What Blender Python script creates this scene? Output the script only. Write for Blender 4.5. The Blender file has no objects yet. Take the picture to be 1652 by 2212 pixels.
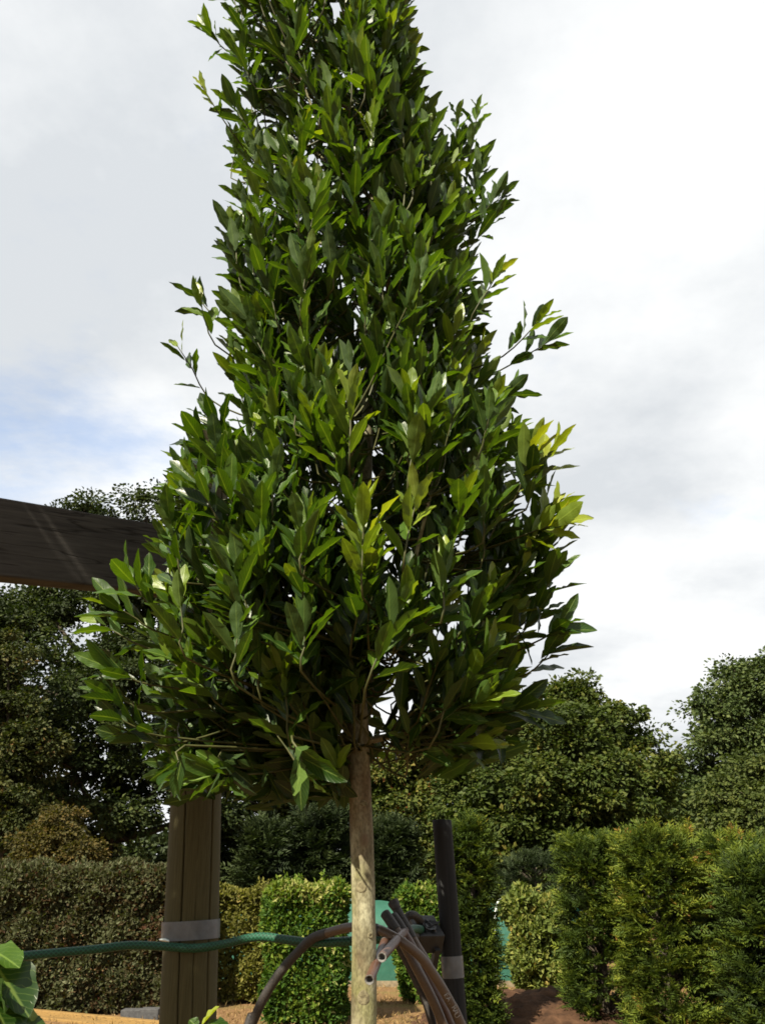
import bpy, math
import numpy as np
from mathutils import Vector
R = math.radians
rng = np.random.default_rng(7)
scene = bpy.context.scene
COL = scene.collection

# ------------------------------------------------------------------ camera
CAMH = 1.65
PITCH = R(23.4)
cam_d = bpy.data.cameras.new('camera')
cam_d.sensor_fit = 'VERTICAL'; cam_d.sensor_height = 36.0; cam_d.lens = 30.0
cam_d.clip_start = 0.05; cam_d.clip_end = 2000
cam = bpy.data.objects.new('camera', cam_d); COL.objects.link(cam)
cam.location = (0, 0, CAMH); cam.rotation_euler = (R(90) + PITCH, 0, 0)
scene.camera = cam
scene.cycles.filter_width = 1.7

# ------------------------------------------------------------------ light
SUN_EL, SUN_AZ = R(43), R(215)          # azimuth clockwise from +Y
w = bpy.data.worlds.new('World'); scene.world = w; w.use_nodes = True
nt = w.node_tree; nt.nodes.clear()
def N(nt, t, **kw):
    n = nt.nodes.new(t)
    for k, v in kw.items(): setattr(n, k, v)
    return n
def L(nt, a, b): nt.links.new(a, b)
out = N(nt, 'ShaderNodeOutputWorld'); bg = N(nt, 'ShaderNodeBackground')
bg.inputs['Strength'].default_value = 0.1
sky = N(nt, 'ShaderNodeTexSky', sky_type='NISHITA'); sky.sun_disc = False
sky.sun_elevation = SUN_EL; sky.sun_rotation = SUN_AZ; sky.air_density = 1.0; sky.dust_density = 1.5
tc = N(nt, 'ShaderNodeTexCoord')
sep = N(nt, 'ShaderNodeSeparateXYZ'); L(nt, tc.outputs['Generated'], sep.inputs[0])
add = N(nt, 'ShaderNodeMath', operation='ADD'); add.inputs[1].default_value = 0.18
L(nt, sep.outputs['Z'], add.inputs[0])
mx = N(nt, 'ShaderNodeMath', operation='MAXIMUM'); mx.inputs[1].default_value = 0.05
L(nt, add.outputs[0], mx.inputs[0])
dx = N(nt, 'ShaderNodeMath', operation='DIVIDE'); dy = N(nt, 'ShaderNodeMath', operation='DIVIDE')
L(nt, sep.outputs['X'], dx.inputs[0]); L(nt, mx.outputs[0], dx.inputs[1])
L(nt, sep.outputs['Y'], dy.inputs[0]); L(nt, mx.outputs[0], dy.inputs[1])
cmb = N(nt, 'ShaderNodeCombineXYZ'); L(nt, dx.outputs[0], cmb.inputs[0]); L(nt, dy.outputs[0], cmb.inputs[1])
cmb.inputs[2].default_value = 11.1
n1 = N(nt, 'ShaderNodeTexNoise'); n1.inputs['Scale'].default_value = 1.15; n1.inputs['Detail'].default_value = 9
n1.inputs['Roughness'].default_value = 0.62; n1.inputs['Distortion'].default_value = 0.25
n2 = N(nt, 'ShaderNodeTexNoise'); n2.inputs['Scale'].default_value = 1.1; n2.inputs['Detail'].default_value = 8; n2.inputs['Roughness'].default_value = .58
mp = N(nt, 'ShaderNodeMapping'); mp.inputs['Location'].default_value = (4.1, 2.3, 1.0)
L(nt, cmb.outputs[0], n1.inputs['Vector']); L(nt, cmb.outputs[0], mp.inputs['Vector']); L(nt, mp.outputs[0], n2.inputs['Vector'])
cov = N(nt, 'ShaderNodeMapRange'); cov.inputs['From Min'].default_value = 0.25; cov.inputs['From Max'].default_value = 0.45
cov.interpolation_type = 'SMOOTHSTEP'; cov.inputs['To Min'].default_value = 0.35
L(nt, n1.outputs['Fac'], cov.inputs['Value'])
shade = N(nt, 'ShaderNodeMapRange'); shade.inputs['From Min'].default_value = 0.30; shade.inputs['From Max'].default_value = 0.60
L(nt, n2.outputs['Fac'], shade.inputs['Value'])
cc = N(nt, 'ShaderNodeMix', data_type='RGBA')
cc.inputs['A'].default_value = (4.4, 4.4, 4.33, 1); cc.inputs['B'].default_value = (2.6, 2.72, 2.84, 1)
L(nt, shade.outputs[0], cc.inputs['Factor'])
mixs = N(nt, 'ShaderNodeMix', data_type='RGBA')
L(nt, cov.outputs[0], mixs.inputs['Factor']); L(nt, sky.outputs[0], mixs.inputs['A']); L(nt, cc.outputs['Result'], mixs.inputs['B'])
L(nt, mixs.outputs['Result'], bg.inputs['Color']); L(nt, bg.outputs[0], out.inputs[0])

sd = bpy.data.lights.new('sun', 'SUN'); sd.energy = 5.0; sd.angle = R(0.5); sd.color = (1.0, 0.91, 0.74)
sun = bpy.data.objects.new('sun', sd); COL.objects.link(sun)
TOSUN = Vector((math.sin(SUN_AZ) * math.cos(SUN_EL), math.cos(SUN_AZ) * math.cos(SUN_EL), math.sin(SUN_EL)))
sun.rotation_euler = TOSUN.to_track_quat('Z', 'Y').to_euler(); sun.location = (-6, -8, 12)
vs = scene.view_settings
vs.view_transform = 'Standard'; vs.look = 'None'; vs.exposure = 1.5; vs.gamma = 1.0; vs.use_curve_mapping = False

# ------------------------------------------------------------------ helpers
FPX = 1843.0; CP, SP = math.cos(PITCH), math.sin(PITCH)
def at(x, y, Y):
    """point at ground distance Y in the direction seen at picture position (x, y) of a 1652 x 2212 frame"""
    u = (x - 826) / FPX; v = (1106 - y) / FPX
    d = np.array([u, CP - v * SP, SP + v * CP])
    return d * (Y / d[1]) + np.array([0, 0, CAMH])
def atS(x, y, Y): return at(x * .8533, y * .8533, Y)
def mpp(y, Y):
    """metres for one picture unit at that place"""
    v = (1106 - y) / FPX
    return Y / (CP - v * SP) / FPX
def project(P):
    q = P - np.array([0, 0, CAMH])
    dep = q[:, 1] * CP + q[:, 2] * SP
    upc = -q[:, 1] * SP + q[:, 2] * CP
    return 826 + FPX * q[:, 0] / dep, 1106 - FPX * upc / dep, dep
def unit(a):
    a = np.asarray(a, float); n = np.linalg.norm(a, axis=-1, keepdims=True); n[n == 0] = 1
    return a / n
def tag(o, label=None, cat=None, group=None, kind=None):
    if label: o['label'] = label
    if cat: o['category'] = cat
    if group: o['group'] = group
    if kind: o['kind'] = kind
    return o
def empty(name, loc, label, cat, group=None):
    o = bpy.data.objects.new(name, None); COL.objects.link(o); o.location = tuple(loc); o.empty_display_size = 0.1
    return tag(o, label, cat, group)
def link(name, me, mat=None, parent=None):
    if mat and not me.materials: me.materials.append(mat)
    o = bpy.data.objects.new(name, me); COL.objects.link(o)
    if parent is not None:
        o.parent = parent
        o.matrix_parent_inverse.identity()
        o.location = -Vector(parent.location) if parent.parent is None else -Vector(parent.parent.location) - Vector(parent.location)
    return o
def make_mesh(name, V, F, uv=None, tone=None, smooth=True):
    """V (n,3); F (m,k) all faces with k corners; uv per vertex; tone per vertex"""
    V = np.ascontiguousarray(V, np.float32); F = np.ascontiguousarray(F, np.int32)
    me = bpy.data.meshes.new(name); m, k = F.shape
    me.vertices.add(len(V)); me.vertices.foreach_set('co', V.ravel())
    me.loops.add(m * k); me.loops.foreach_set('vertex_index', F.ravel())
    me.polygons.add(m)
    me.polygons.foreach_set('loop_start', np.arange(0, m * k, k, dtype=np.int32))
    me.polygons.foreach_set('loop_total', np.full(m, k, np.int32))
    me.polygons.foreach_set('use_smooth', np.full(m, smooth, bool))
    if uv is not None:
        l = me.uv_layers.new(name='UVMap'); l.data.foreach_set('uv', np.ascontiguousarray(uv[F.ravel()], np.float32).ravel())
    if tone is not None:
        a = me.attributes.new('tone', 'FLOAT', 'POINT'); a.data.foreach_set('value', np.ascontiguousarray(tone, np.float32))
    me.update(calc_edges=True); me.validate()
    return me
def catmull(P, n=6):
    P = np.asarray(P, float)
    if len(P) < 3 or n < 2: return P
    Q = np.vstack([2 * P[0] - P[1], P, 2 * P[-1] - P[-2]]); o = []
    for i in range(1, len(Q) - 2):
        a, b, c, d = Q[i - 1], Q[i], Q[i + 1], Q[i + 2]
        for t in np.arange(n) / n:
            o.append(.5 * (2 * b + (c - a) * t + (2 * a - 5 * b + 4 * c - d) * t * t + (3 * b - a - 3 * c + d) * t ** 3))
    o.append(Q[-2]); return np.array(o)
class Bag:
    """collects quads (triangles as degenerate-free quads are kept apart) for one mesh"""
    def __init__(s): s.V = []; s.F = []; s.U = []; s.T = []; s.n = 0
    def add(s, V, F, uv=None, tone=0.5):
        s.V.append(V); s.F.append(np.asarray(F) + s.n); s.n += len(V)
        s.U.append(uv if uv is not None else np.zeros((len(V), 2)))
        s.T.append(np.full(len(V), tone) if np.isscalar(tone) else tone)
    def tube(s, P, rad, sides=8, sub=1, cap=True, tone=0.5, hole=0.0, ends=(0, 1)):
        P = catmull(P, sub) if sub > 1 else np.asarray(P, float)
        n = len(P); rad = np.interp(np.linspace(0, 1, n), np.linspace(0, 1, len(np.atleast_1d(rad))), np.atleast_1d(rad))
        T = unit(np.gradient(P, axis=0)); ref = np.array([0, 0, 1.]) if abs(T[0][2]) < .9 else np.array([1., 0, 0])
        a = unit(np.cross(T[0], ref)); A = []
        for i in range(n):
            a = unit(a - T[i] * np.dot(a, T[i])); A.append(a)
        A = np.array(A); B = np.cross(T, A)
        th = np.linspace(0, 2 * np.pi, sides + 1)
        ring = np.cos(th)[None, :, None] * A[:, None] + np.sin(th)[None, :, None] * B[:, None]
        V = (P[:, None] + ring * rad[:, None, None]).reshape(-1, 3)
        ln = np.concatenate([[0], np.cumsum(np.linalg.norm(np.diff(P, axis=0), axis=1))])
        uv = np.stack([np.tile(th / (2 * np.pi), n), np.repeat(ln, sides + 1)], 1)
        i, j = np.meshgrid(np.arange(n - 1), np.arange(sides), indexing='ij'); k = (i * (sides + 1) + j).ravel()
        F = np.stack([k, k + 1, k + sides + 2, k + sides + 1], 1)
        s.add(V, F, uv, tone)
        if cap:
            for e, sg in [((0, -1), (n - 1, 1))[q_] for q_ in ends]:
                r0 = ring[e]; m = sides // 2
                if hole:
                    W = np.vstack([P[e] + r0 * rad[e], P[e] + r0 * rad[e] * hole, P[e] - sg * T[e] * rad[e] * 1.6 + r0 * rad[e] * hole * .96, P[e] - sg * T[e] * rad[e] * 1.6 + r0 * 1e-5])
                else:
                    W = np.vstack([P[e] + r0 * rad[e], P[e] + sg * T[e] * rad[e] * .25 + r0 * rad[e] * .7, P[e] + sg * T[e] * rad[e] * .3 + r0 * 1e-5])
                q = len(W) // (sides + 1)
                i, j = np.meshgrid(np.arange(q - 1), np.arange(sides), indexing='ij'); k = (i * (sides + 1) + j).ravel()
                Fc = np.stack([k, k + 1, k + sides + 2, k + sides + 1], 1)
                s.add(W, Fc if sg > 0 else Fc[:, ::-1], np.tile([[.5, ln[e]]], (len(W), 1)), tone)
        return s
    def box(s, c, sz, M=None, tone=0.5):
        h = np.array(sz) / 2; sg = np.array([[x, y, z] for x in (-1, 1) for y in (-1, 1) for z in (-1, 1)], float) * h
        if M is not None: sg = sg @ np.asarray(M).T
        s.add(sg + np.asarray(c), [[0, 1, 3, 2], [4, 6, 7, 5], [0, 4, 5, 1], [2, 3, 7, 6], [0, 2, 6, 4], [1, 5, 7, 3]], None, tone)
        return s
    def mesh(s, name, smooth=True):
        return make_mesh(name, np.vstack(s.V), np.vstack(s.F), np.vstack(s.U), np.concatenate(s.T), smooth)

# ------------------------------------------------------------------ materials
def mat(name):
    m = bpy.data.materials.new(name); m.use_nodes = True; t = m.node_tree; t.nodes.clear()
    o = N(t, 'ShaderNodeOutputMaterial'); return m, t, o
def ramp(t, stops, fac=None):
    r = N(t, 'ShaderNodeValToRGB'); e = r.color_ramp.elements
    while len(e) < len(stops): e.new(0.5)
    for k, (p, c) in enumerate(stops): e[k].position = p; e[k].color = (*c, 1)
    if fac is not None: L(t, fac, r.inputs[0])
    return r
def noise(t, scale, detail=4, vec=None, rough=.55, dist=0.0):
    n = N(t, 'ShaderNodeTexNoise'); n.inputs['Scale'].default_value = scale; n.inputs['Detail'].default_value = detail
    n.inputs['Roughness'].default_value = rough; n.inputs['Distortion'].default_value = dist
    if vec is not None: L(t, vec, n.inputs['Vector'])
    return n
def mapping(t, vec, scale=(1, 1, 1), loc=(0, 0, 0), rot=(0, 0, 0)):
    m = N(t, 'ShaderNodeMapping'); m.inputs['Scale'].default_value = scale; m.inputs['Location'].default_value = loc; m.inputs['Rotation'].default_value = rot
    L(t, vec, m.inputs['Vector']); return m.outputs[0]
def bump(t, h, strength, dist, nrm=None):
    b = N(t, 'ShaderNodeBump'); b.inputs['Strength'].default_value = strength; b.inputs['Distance'].default_value = dist
    L(t, h, b.inputs['Height'])
    if nrm is not None: L(t, nrm, b.inputs['Normal'])
    return b.outputs[0]
def mixc(t, a, b, f, blend='MIX'):
    m = N(t, 'ShaderNodeMix', data_type='RGBA', blend_type=blend)
    for k, v in (('A', a), ('B', b), ('Factor', f)):
        if isinstance(v, bpy.types.NodeSocket): L(t, v, m.inputs[k])
        else: m.inputs[k].default_value = (*v, 1) if isinstance(v, tuple) else v
    return m.outputs['Result']
def math_(t, op, a, b=None, c=None, clamp=False):
    m = N(t, 'ShaderNodeMath', operation=op); m.use_clamp = clamp
    for k, v in enumerate((a, b, c)):
        if v is None: continue
        if isinstance(v, bpy.types.NodeSocket): L(t, v, m.inputs[k])
        else: m.inputs[k].default_value = v
    return m.outputs[0]
def pbsdf(t, color, rough=.6, nrm=None, spec=.5):
    p = N(t, 'ShaderNodeBsdfPrincipled'); p.inputs['Specular IOR Level'].default_value = spec
    if isinstance(color, tuple): p.inputs['Base Color'].default_value = (*color, 1)
    else: L(t, color, p.inputs['Base Color'])
    if isinstance(rough, bpy.types.NodeSocket): L(t, rough, p.inputs['Roughness'])
    else: p.inputs['Roughness'].default_value = rough
    if nrm is not None: L(t, nrm, p.inputs['Normal'])
    return p

def foliage(name, stops, transl=.3, tcol=(1.4, 1.6, .5), rough=.65, spec=.18):
    m, t, o = mat(name); stops = [(p_, tuple(v_ * .68 for v_ in c_)) for p_, c_ in stops]
    a = N(t, 'ShaderNodeAttribute'); a.attribute_name = 'tone'
    c = ramp(t, stops, a.outputs['Fac']).outputs[0]
    p = pbsdf(t, c, rough, None, spec)
    tr = N(t, 'ShaderNodeBsdfTranslucent'); L(t, mixc(t, c, tcol, 1.0, 'MULTIPLY'), tr.inputs['Color'])
    mx = N(t, 'ShaderNodeMixShader'); mx.inputs[0].default_value = transl
    L(t, p.outputs[0], mx.inputs[1]); L(t, tr.outputs[0], mx.inputs[2]); L(t, mx.outputs[0], o.inputs[0])
    return m

def bay_leaf_mat(name, by_object):
    m, t, o = mat(name)
    a = N(t, 'ShaderNodeAttribute'); a.attribute_name = 'tone'
    if by_object: a.attribute_type = 'OBJECT'
    tone = a.outputs['Fac']
    uv = N(t, 'ShaderNodeUVMap').outputs[0]
    s = N(t, 'ShaderNodeSeparateXYZ'); L(t, uv, s.inputs[0])
    d = math_(t, 'ABSOLUTE', math_(t, 'SUBTRACT', s.outputs[0], .5))
    rib = N(t, 'ShaderNodeMapRange'); rib.inputs['From Min'].default_value = .055; rib.inputs['From Max'].default_value = .02
    L(t, d, rib.inputs['Value'])
    # side veins
    ve = math_(t, 'SINE', math_(t, 'MULTIPLY', math_(t, 'SUBTRACT', s.outputs[1], math_(t, 'MULTIPLY', d, .55)), 62.0))
    ven = N(t, 'ShaderNodeMapRange'); ven.inputs['From Min'].default_value = .8; ven.inputs['From Max'].default_value = 1.0
    ven.inputs['To Max'].default_value = .22; L(t, ve, ven.inputs['Value'])
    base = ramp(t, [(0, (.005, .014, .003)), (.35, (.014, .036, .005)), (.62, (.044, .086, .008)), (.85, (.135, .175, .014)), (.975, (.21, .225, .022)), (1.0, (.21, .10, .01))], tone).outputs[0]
    nz = noise(t, 22, 3)
    base = mixc(t, base, mixc(t, base, (.6, .7, .5), 1.0, 'MULTIPLY'), nz.outputs['Fac'])
    c = mixc(t, base, mixc(t, base, (.10, .13, .03), 1.0, 'ADD'), math_(t, 'MAXIMUM', math_(t, 'MULTIPLY', rib.outputs[0], .6), ven.outputs[0]))
    g = N(t, 'ShaderNodeNewGeometry')
    back = mixc(t, c, (.040, .078, .014), .45)
    c2 = mixc(t, c, back, g.outputs['Backfacing'])
    rgh = math_(t, 'ADD', math_(t, 'MULTIPLY', g.outputs['Backfacing'], .25), math_(t, 'ADD', math_(t, 'MULTIPLY', nz.outputs['Fac'], .16), .28))
    h = math_(t, 'ADD', math_(t, 'MULTIPLY', ven.outputs[0], -1.0), math_(t, 'MULTIPLY', rib.outputs[0], -.6))
    nb = bump(t, h, .5, .0012)
    p = pbsdf(t, c2, rgh, nb, .33)
    tr = N(t, 'ShaderNodeBsdfTranslucent'); L(t, mixc(t, c, (2.6, 2.5, .45), 1.0, 'MULTIPLY'), tr.inputs['Color'])
    mx = N(t, 'ShaderNodeMixShader'); mx.inputs[0].default_value = .27
    L(t, p.outputs[0], mx.inputs[1]); L(t, tr.outputs[0], mx.inputs[2]); L(t, mx.outputs[0], o.inputs[0])
    return m
M = {}
M['bay_obj'] = bay_leaf_mat('bay_leaf_single', True)
M['bay'] = bay_leaf_mat('bay_leaf_mass', False)

def bark_bay():
    m, t, o = mat('bay_bark'); tcn = N(t, 'ShaderNodeTexCoord').outputs['Object']
    fine = noise(t, 170, 4, mapping(t, tcn, (1, 1, .55))); mid = noise(t, 26, 4, mapping(t, tcn, (1, 1, .35)), .6, .4); big = noise(t, 5.5, 3, tcn)
    c = ramp(t, [(.3, (.085, .072, .038)), (.5, (.165, .150, .088)), (.7, (.31, .30, .20))], mid.outputs['Fac']).outputs[0]
    red = N(t, 'ShaderNodeMapRange'); red.inputs['From Min'].default_value = .5; red.inputs['From Max'].default_value = .66; red.inputs['To Max'].default_value = .65
    L(t, big.outputs['Fac'], red.inputs['Value'])
    c = mixc(t, c, (.105, .066, .030), red.outputs[0])
    gr = noise(t, 9, 4, mapping(t, tcn, (1, 1, .8), (3, 1, 5)))
    g2 = N(t, 'ShaderNodeMapRange'); g2.inputs['From Min'].default_value = .52; g2.inputs['From Max'].default_value = .7; g2.inputs['To Max'].default_value = .5
    L(t, gr.outputs['Fac'], g2.inputs['Value']); c = mixc(t, c, (.14, .15, .035), g2.outputs[0])
    c = mixc(t, c, ramp(t, [(.38, (.42, .40, .36)), (.58, (1, 1, 1))], fine.outputs['Fac']).outputs[0], .7, 'MULTIPLY')
    # knots and ring scars
    v = N(t, 'ShaderNodeTexVoronoi'); v.inputs['Scale'].default_value = 10; L(t, mapping(t, tcn, (1, 1, .8)), v.inputs['Vector'])
    k = N(t, 'ShaderNodeMapRange'); k.inputs['From Min'].default_value = .17; k.inputs['From Max'].default_value = .06; k.inputs['To Max'].default_value = .7
    L(t, v.outputs['Distance'], k.inputs['Value'])
    c = mixc(t, c, (.09, .055, .03), k.outputs[0])
    nb = bump(t, fine.outputs['Fac'], .6, .002, bump(t, k.outputs[0], .8, .004, bump(t, mid.outputs['Fac'], .4, .003)))
    L(t, pbsdf(t, c, .75, nb, .3).outputs[0], o.inputs[0]); return m
M['bay_bark'] = bark_bay()
def simple(name, c1, c2, scale, rough=.8, bs=.4, bd=.01, spec=.3, stretch=(1, 1, 1)):
    m, t, o = mat(name); tcn = N(t, 'ShaderNodeTexCoord').outputs['Object']
    n = noise(t, scale, 5, mapping(t, tcn, stretch), .6)
    c = ramp(t, [(.32, c1), (.68, c2)], n.outputs['Fac']).outputs[0]
    L(t, pbsdf(t, c, rough, bump(t, n.outputs['Fac'], bs, bd), spec).outputs[0], o.inputs[0]); return m
M['twig'] = simple('green_twig', (.025, .032, .008), (.06, .06, .016), 60, .6, .2, .002)
M['tree_bark'] = simple('tree_bark', (.028, .023, .016), (.07, .058, .042), 9, .9, .6, .03, .2, (1, 1, .3))

def timber(name, dark, light, warm, gs, axis_scale, knots=True, crack=.85):
    m, t, o = mat(name); tcn = N(t, 'ShaderNodeTexCoord').outputs['Object']
    g = noise(t, gs, 6, mapping(t, tcn, axis_scale), .65, .8); bl = noise(t, 3.1, 4, tcn)
    c = ramp(t, [(.25, dark), (.5, tuple((a + b) / 2 for a, b in zip(dark, light))), (.78, light)], g.outputs['Fac']).outputs[0]
    c = mixc(t, c, warm, math_(t, 'MULTIPLY', bl.outputs['Fac'], .5))
    ck = noise(t, gs * .28, 3, mapping(t, tcn, axis_scale, (7, 3, 1)), .5, .5)
    lines = N(t, 'ShaderNodeMapRange'); lines.inputs['From Min'].default_value = .018; lines.inputs['From Max'].default_value = .0
    L(t, math_(t, 'ABSOLUTE', math_(t, 'SUBTRACT', ck.outputs['Fac'], .47)), lines.inputs['Value'])
    c = mixc(t, c, (.012, .01, .008), math_(t, 'MULTIPLY', lines.outputs[0], crack))
    h = math_(t, 'SUBTRACT', g.outputs['Fac'], math_(t, 'MULTIPLY', lines.outputs[0], crack))
    if knots:
        v = N(t, 'ShaderNodeTexVoronoi'); v.inputs['Scale'].default_value = 2.3; L(t, tcn, v.inputs['Vector'])
        k = N(t, 'ShaderNodeMapRange'); k.inputs['From Min'].default_value = .13; k.inputs['From Max'].default_value = .05; k.inputs['To Max'].default_value = .8
        L(t, v.outputs['Distance'], k.inputs['Value']); c = mixc(t, c, (.02, .016, .012), k.outputs[0])
    L(t, pbsdf(t, c, .85, bump(t, h, .4, .002), .2).outputs[0], o.inputs[0]); return m

# ------------------------------------------------------------------ ground
def ground_mat():
    m, t, o = mat('dry_ground'); tcn = N(t, 'ShaderNodeTexCoord').outputs['Object']
    a = noise(t, 1.1, 5, tcn); b = noise(t, 14, 6, tcn, .7); f = noise(t, 90, 3, tcn)
    c = ramp(t, [(.3, (.08, .043, .021)), (.5, (.165, .098, .047)), (.72, (.25, .165, .078))], b.outputs['Fac']).outputs[0]
    gm = N(t, 'ShaderNodeMapRange'); gm.inputs['From Min'].default_value = .52; gm.inputs['From Max'].default_value = .68; gm.inputs['To Max'].default_value = .6
    L(t, a.outputs['Fac'], gm.inputs['Value'])
    c = mixc(t, c, (.12, .12, .035), gm.outputs[0])
    c = mixc(t, c, ramp(t, [(.3, (.6, .55, .5)), (.65, (1, 1, 1))], f.outputs['Fac']).outputs[0], .7, 'MULTIPLY')
    L(t, pbsdf(t, c, .95, bump(t, b.outputs['Fac'], .6, .05), .1).outputs[0], o.inputs[0]); return m
M['ground'] = ground_mat()
s = 900.0
g = link('ground', make_mesh('ground', np.array([[-s, -s, 0], [s, -s, 0], [s, s, 0], [-s, s, 0]]), np.array([[0, 1, 2, 3]])), M['ground'])
tag(g, 'dry orange brown earth with straw between the hedges', kind='structure')

# soil mound beside the conifer
M['soil'] = simple('dark_soil', (.022, .012, .007), (.075, .040, .022), 6, .95, .9, .06, .1)
mc = at(1190, 2212, 12.6); mc[2] = 0
gx, gy = np.meshgrid(np.linspace(-1.9, 1.9, 60), np.linspace(-1.7, 1.9, 56)); rr = np.clip(1 - (gx / 1.85) ** 2 - (gy / 1.75) ** 2, 0, None)
gz = .36 * rr ** 1.2 + (rr > 0) * rng.normal(0, .016, gx.shape) + .04 * np.sin(gx * 5 + 1) * np.cos(gy * 6) * rr - .02
V = np.stack([gx + mc[0], gy + mc[1], gz], -1).reshape(-1, 3)
i, j = np.meshgrid(np.arange(55), np.arange(59), indexing='ij'); k = (i * 60 + j).ravel()
mo = link('soil_mound', make_mesh('soil_mound', V, np.stack([k, k + 1, k + 61, k + 60], 1)), M['soil'])
tag(mo, 'low mound of dark brown soil in front of the hedge bush', kind='structure')

# ------------------------------------------------------------------ foliage builders
def diamonds(P, A, Nn, ln, wd, fold=.18, tone=None):
    """two-triangle folded leaves: base P, axis A, normal Nn"""
    A = unit(A); S = unit(np.cross(A, Nn)); Z = np.cross(S, A); n = len(P)
    ln = np.broadcast_to(ln, n)[:, None]; wd = np.broadcast_to(wd, n)[:, None]
    a = P; b = P + A * ln * .48 - S * wd * .5 + Z * wd * fold; c = P + A * ln - Z * ln * .08; d = P + A * ln * .48 + S * wd * .5 + Z * wd * fold
    V = np.stack([a, b, c, d], 1).reshape(-1, 3); k = np.arange(n) * 4
    F = np.stack([np.stack([k, k + 2, k + 1], 1), np.stack([k, k + 3, k + 2], 1)], 1).reshape(-1, 3)
    return V, F, (np.repeat(tone, 4) if tone is not None else None)
def rand_dirs(n): return unit(rng.normal(size=(n, 3)))

def broad_tree(name, label, Y, lobes, trunk_px, leaf, nclump, per, m, group='trees behind the hedges', sig=.30, tr=.16, flat=.7, tone_mu=.5, tone_sd=.16, tops=True):
    """lobes: (x, y, r, dy) in picture units at ground distance Y + dy"""
    nclump = int(nclump * .50); per = int(per * 2.5); sig *= 1.35; leaf *= .84; flat *= .78
    b = at(trunk_px, 1900, Y); root = empty(name, (b[0], Y, 0), label, 'tree', group)
    C = np.array([at(x, y, Y + d) for x, y, r, d in lobes]); Rm = np.array([r * mpp(y, Y + d) for x, y, r, d in lobes])
    wgt = Rm ** 2; wgt /= wgt.sum()
    li = rng.choice(len(C), nclump, p=wgt); D = rand_dirs(nclump); D[:, 2] = np.where(rng.random(nclump) < .35, np.abs(D[:, 2]), D[:, 2])
    rad = Rm[li] * (0.25 + .92 * rng.random(nclump) ** .7)
    K = C[li] + D * rad[:, None] * np.array([1, 1, .92]); ok = K[:, 2] > .3; K, li = K[ok], li[ok]
    ex = rng.random(len(K)) < .16; K[ex] = C[li[:len(K)][ex]] + (K[ex] - C[li[:len(K)][ex]]) * rng.uniform(1.1, 1.35, ex.sum())[:, None]
    # leaves
    n = len(K) * per; ki = np.repeat(np.arange(len(K)), per); sz0 = sig * rng.uniform(.4, 1.5, len(K)); sz0[ex] *= .55; sz = sz0[ki]
    off = rand_dirs(n) * (sz * rng.random(n) ** .45)[:, None] * np.array([1, 1, flat])
    P = K[ki] + off; P[:, 2] = np.maximum(P[:, 2], .05)
    A = unit(off + rand_dirs(n) * .25 * sz[:, None] + np.array([0, 0, -.05])); Nn = unit(np.array([0, -.1, .6]) + unit(off) * .45 + rand_dirs(n) * .75)
    tn = np.clip(rng.normal(tone_mu, tone_sd, n) + rng.normal(0, .10, len(K))[ki], 0, 1)
    l = leaf * rng.uniform(.6, 1.3, n)
    V, F, T = diamonds(P, A, Nn, l, l * .72, .16, tn)
    link('crown', make_mesh('crown', V, F, None, T, False), m, root)
    # trunk, limbs and branches
    bg_ = Bag(); top = C.mean(0); base = np.array([b[0], Y, -.1])
    top[0] = .6 * top[0] + .4 * base[0]
    bg_.tube([base, base * .6 + top * .4 + [tr * .4, 0, 0], top], [tr, tr * .7, tr * .4], 9, 5)
    for c, r in zip(C, Rm):
        f = np.clip((c[2] - r * .8) / max(top[2], .1), .15, .95); st = base * (1 - f) + top * f
        bg_.tube([st, (st + c) / 2 + [0, 0, -.12 * r], c], [tr * .38, tr * .24, tr * .1], 6, 4)
    for q in rng.choice(len(K), min(len(K), 150), replace=False):
        c = C[np.argmin(np.linalg.norm(C - K[q], axis=1))]
        bg_.tube([c, (c + K[q]) / 2 + rng.normal(0, .12, 3), K[q]], [tr * .12, tr * .07, tr * .03], 4, 2)
    link('trunk', bg_.mesh('trunk'), M['tree_bark'], root)
    return root

M['oak'] = foliage('oak_leaves', [(0, (.010, .018, .005)), (.5, (.030, .047, .011)), (.85, (.074, .094, .022)), (1, (.11, .11, .032))], .2)
M['oakfar'] = foliage('far_oak_leaves', [(0, (.020, .036, .011)), (.5, (.060, .090, .025)), (1, (.14, .17, .052))], .2)
M['maple'] = foliage('maple_leaves', [(0, (.018, .031, .006)), (.45, (.055, .082, .013)), (.78, (.12, .130, .024)), (.96, (.18, .14, .03)), (1, (.24, .09, .025))], .22)
M['fmaple'] = foliage('field_maple_leaves', [(0, (.016, .024, .006)), (.5, (.042, .055, .012)), (.85, (.10, .10, .026)), (1, (.17, .09, .03))], .22)
M['willow'] = foliage('soft_green_leaves', [(0, (.024, .040, .010)), (.5, (.062, .086, .018)), (1, (.13, .145, .035))], .22)
M['rust'] = foliage('russet_leaves', [(0, (.03, .028, .009)), (.5, (.08, .07, .016)), (1, (.16, .10, .028))], .3)

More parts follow.
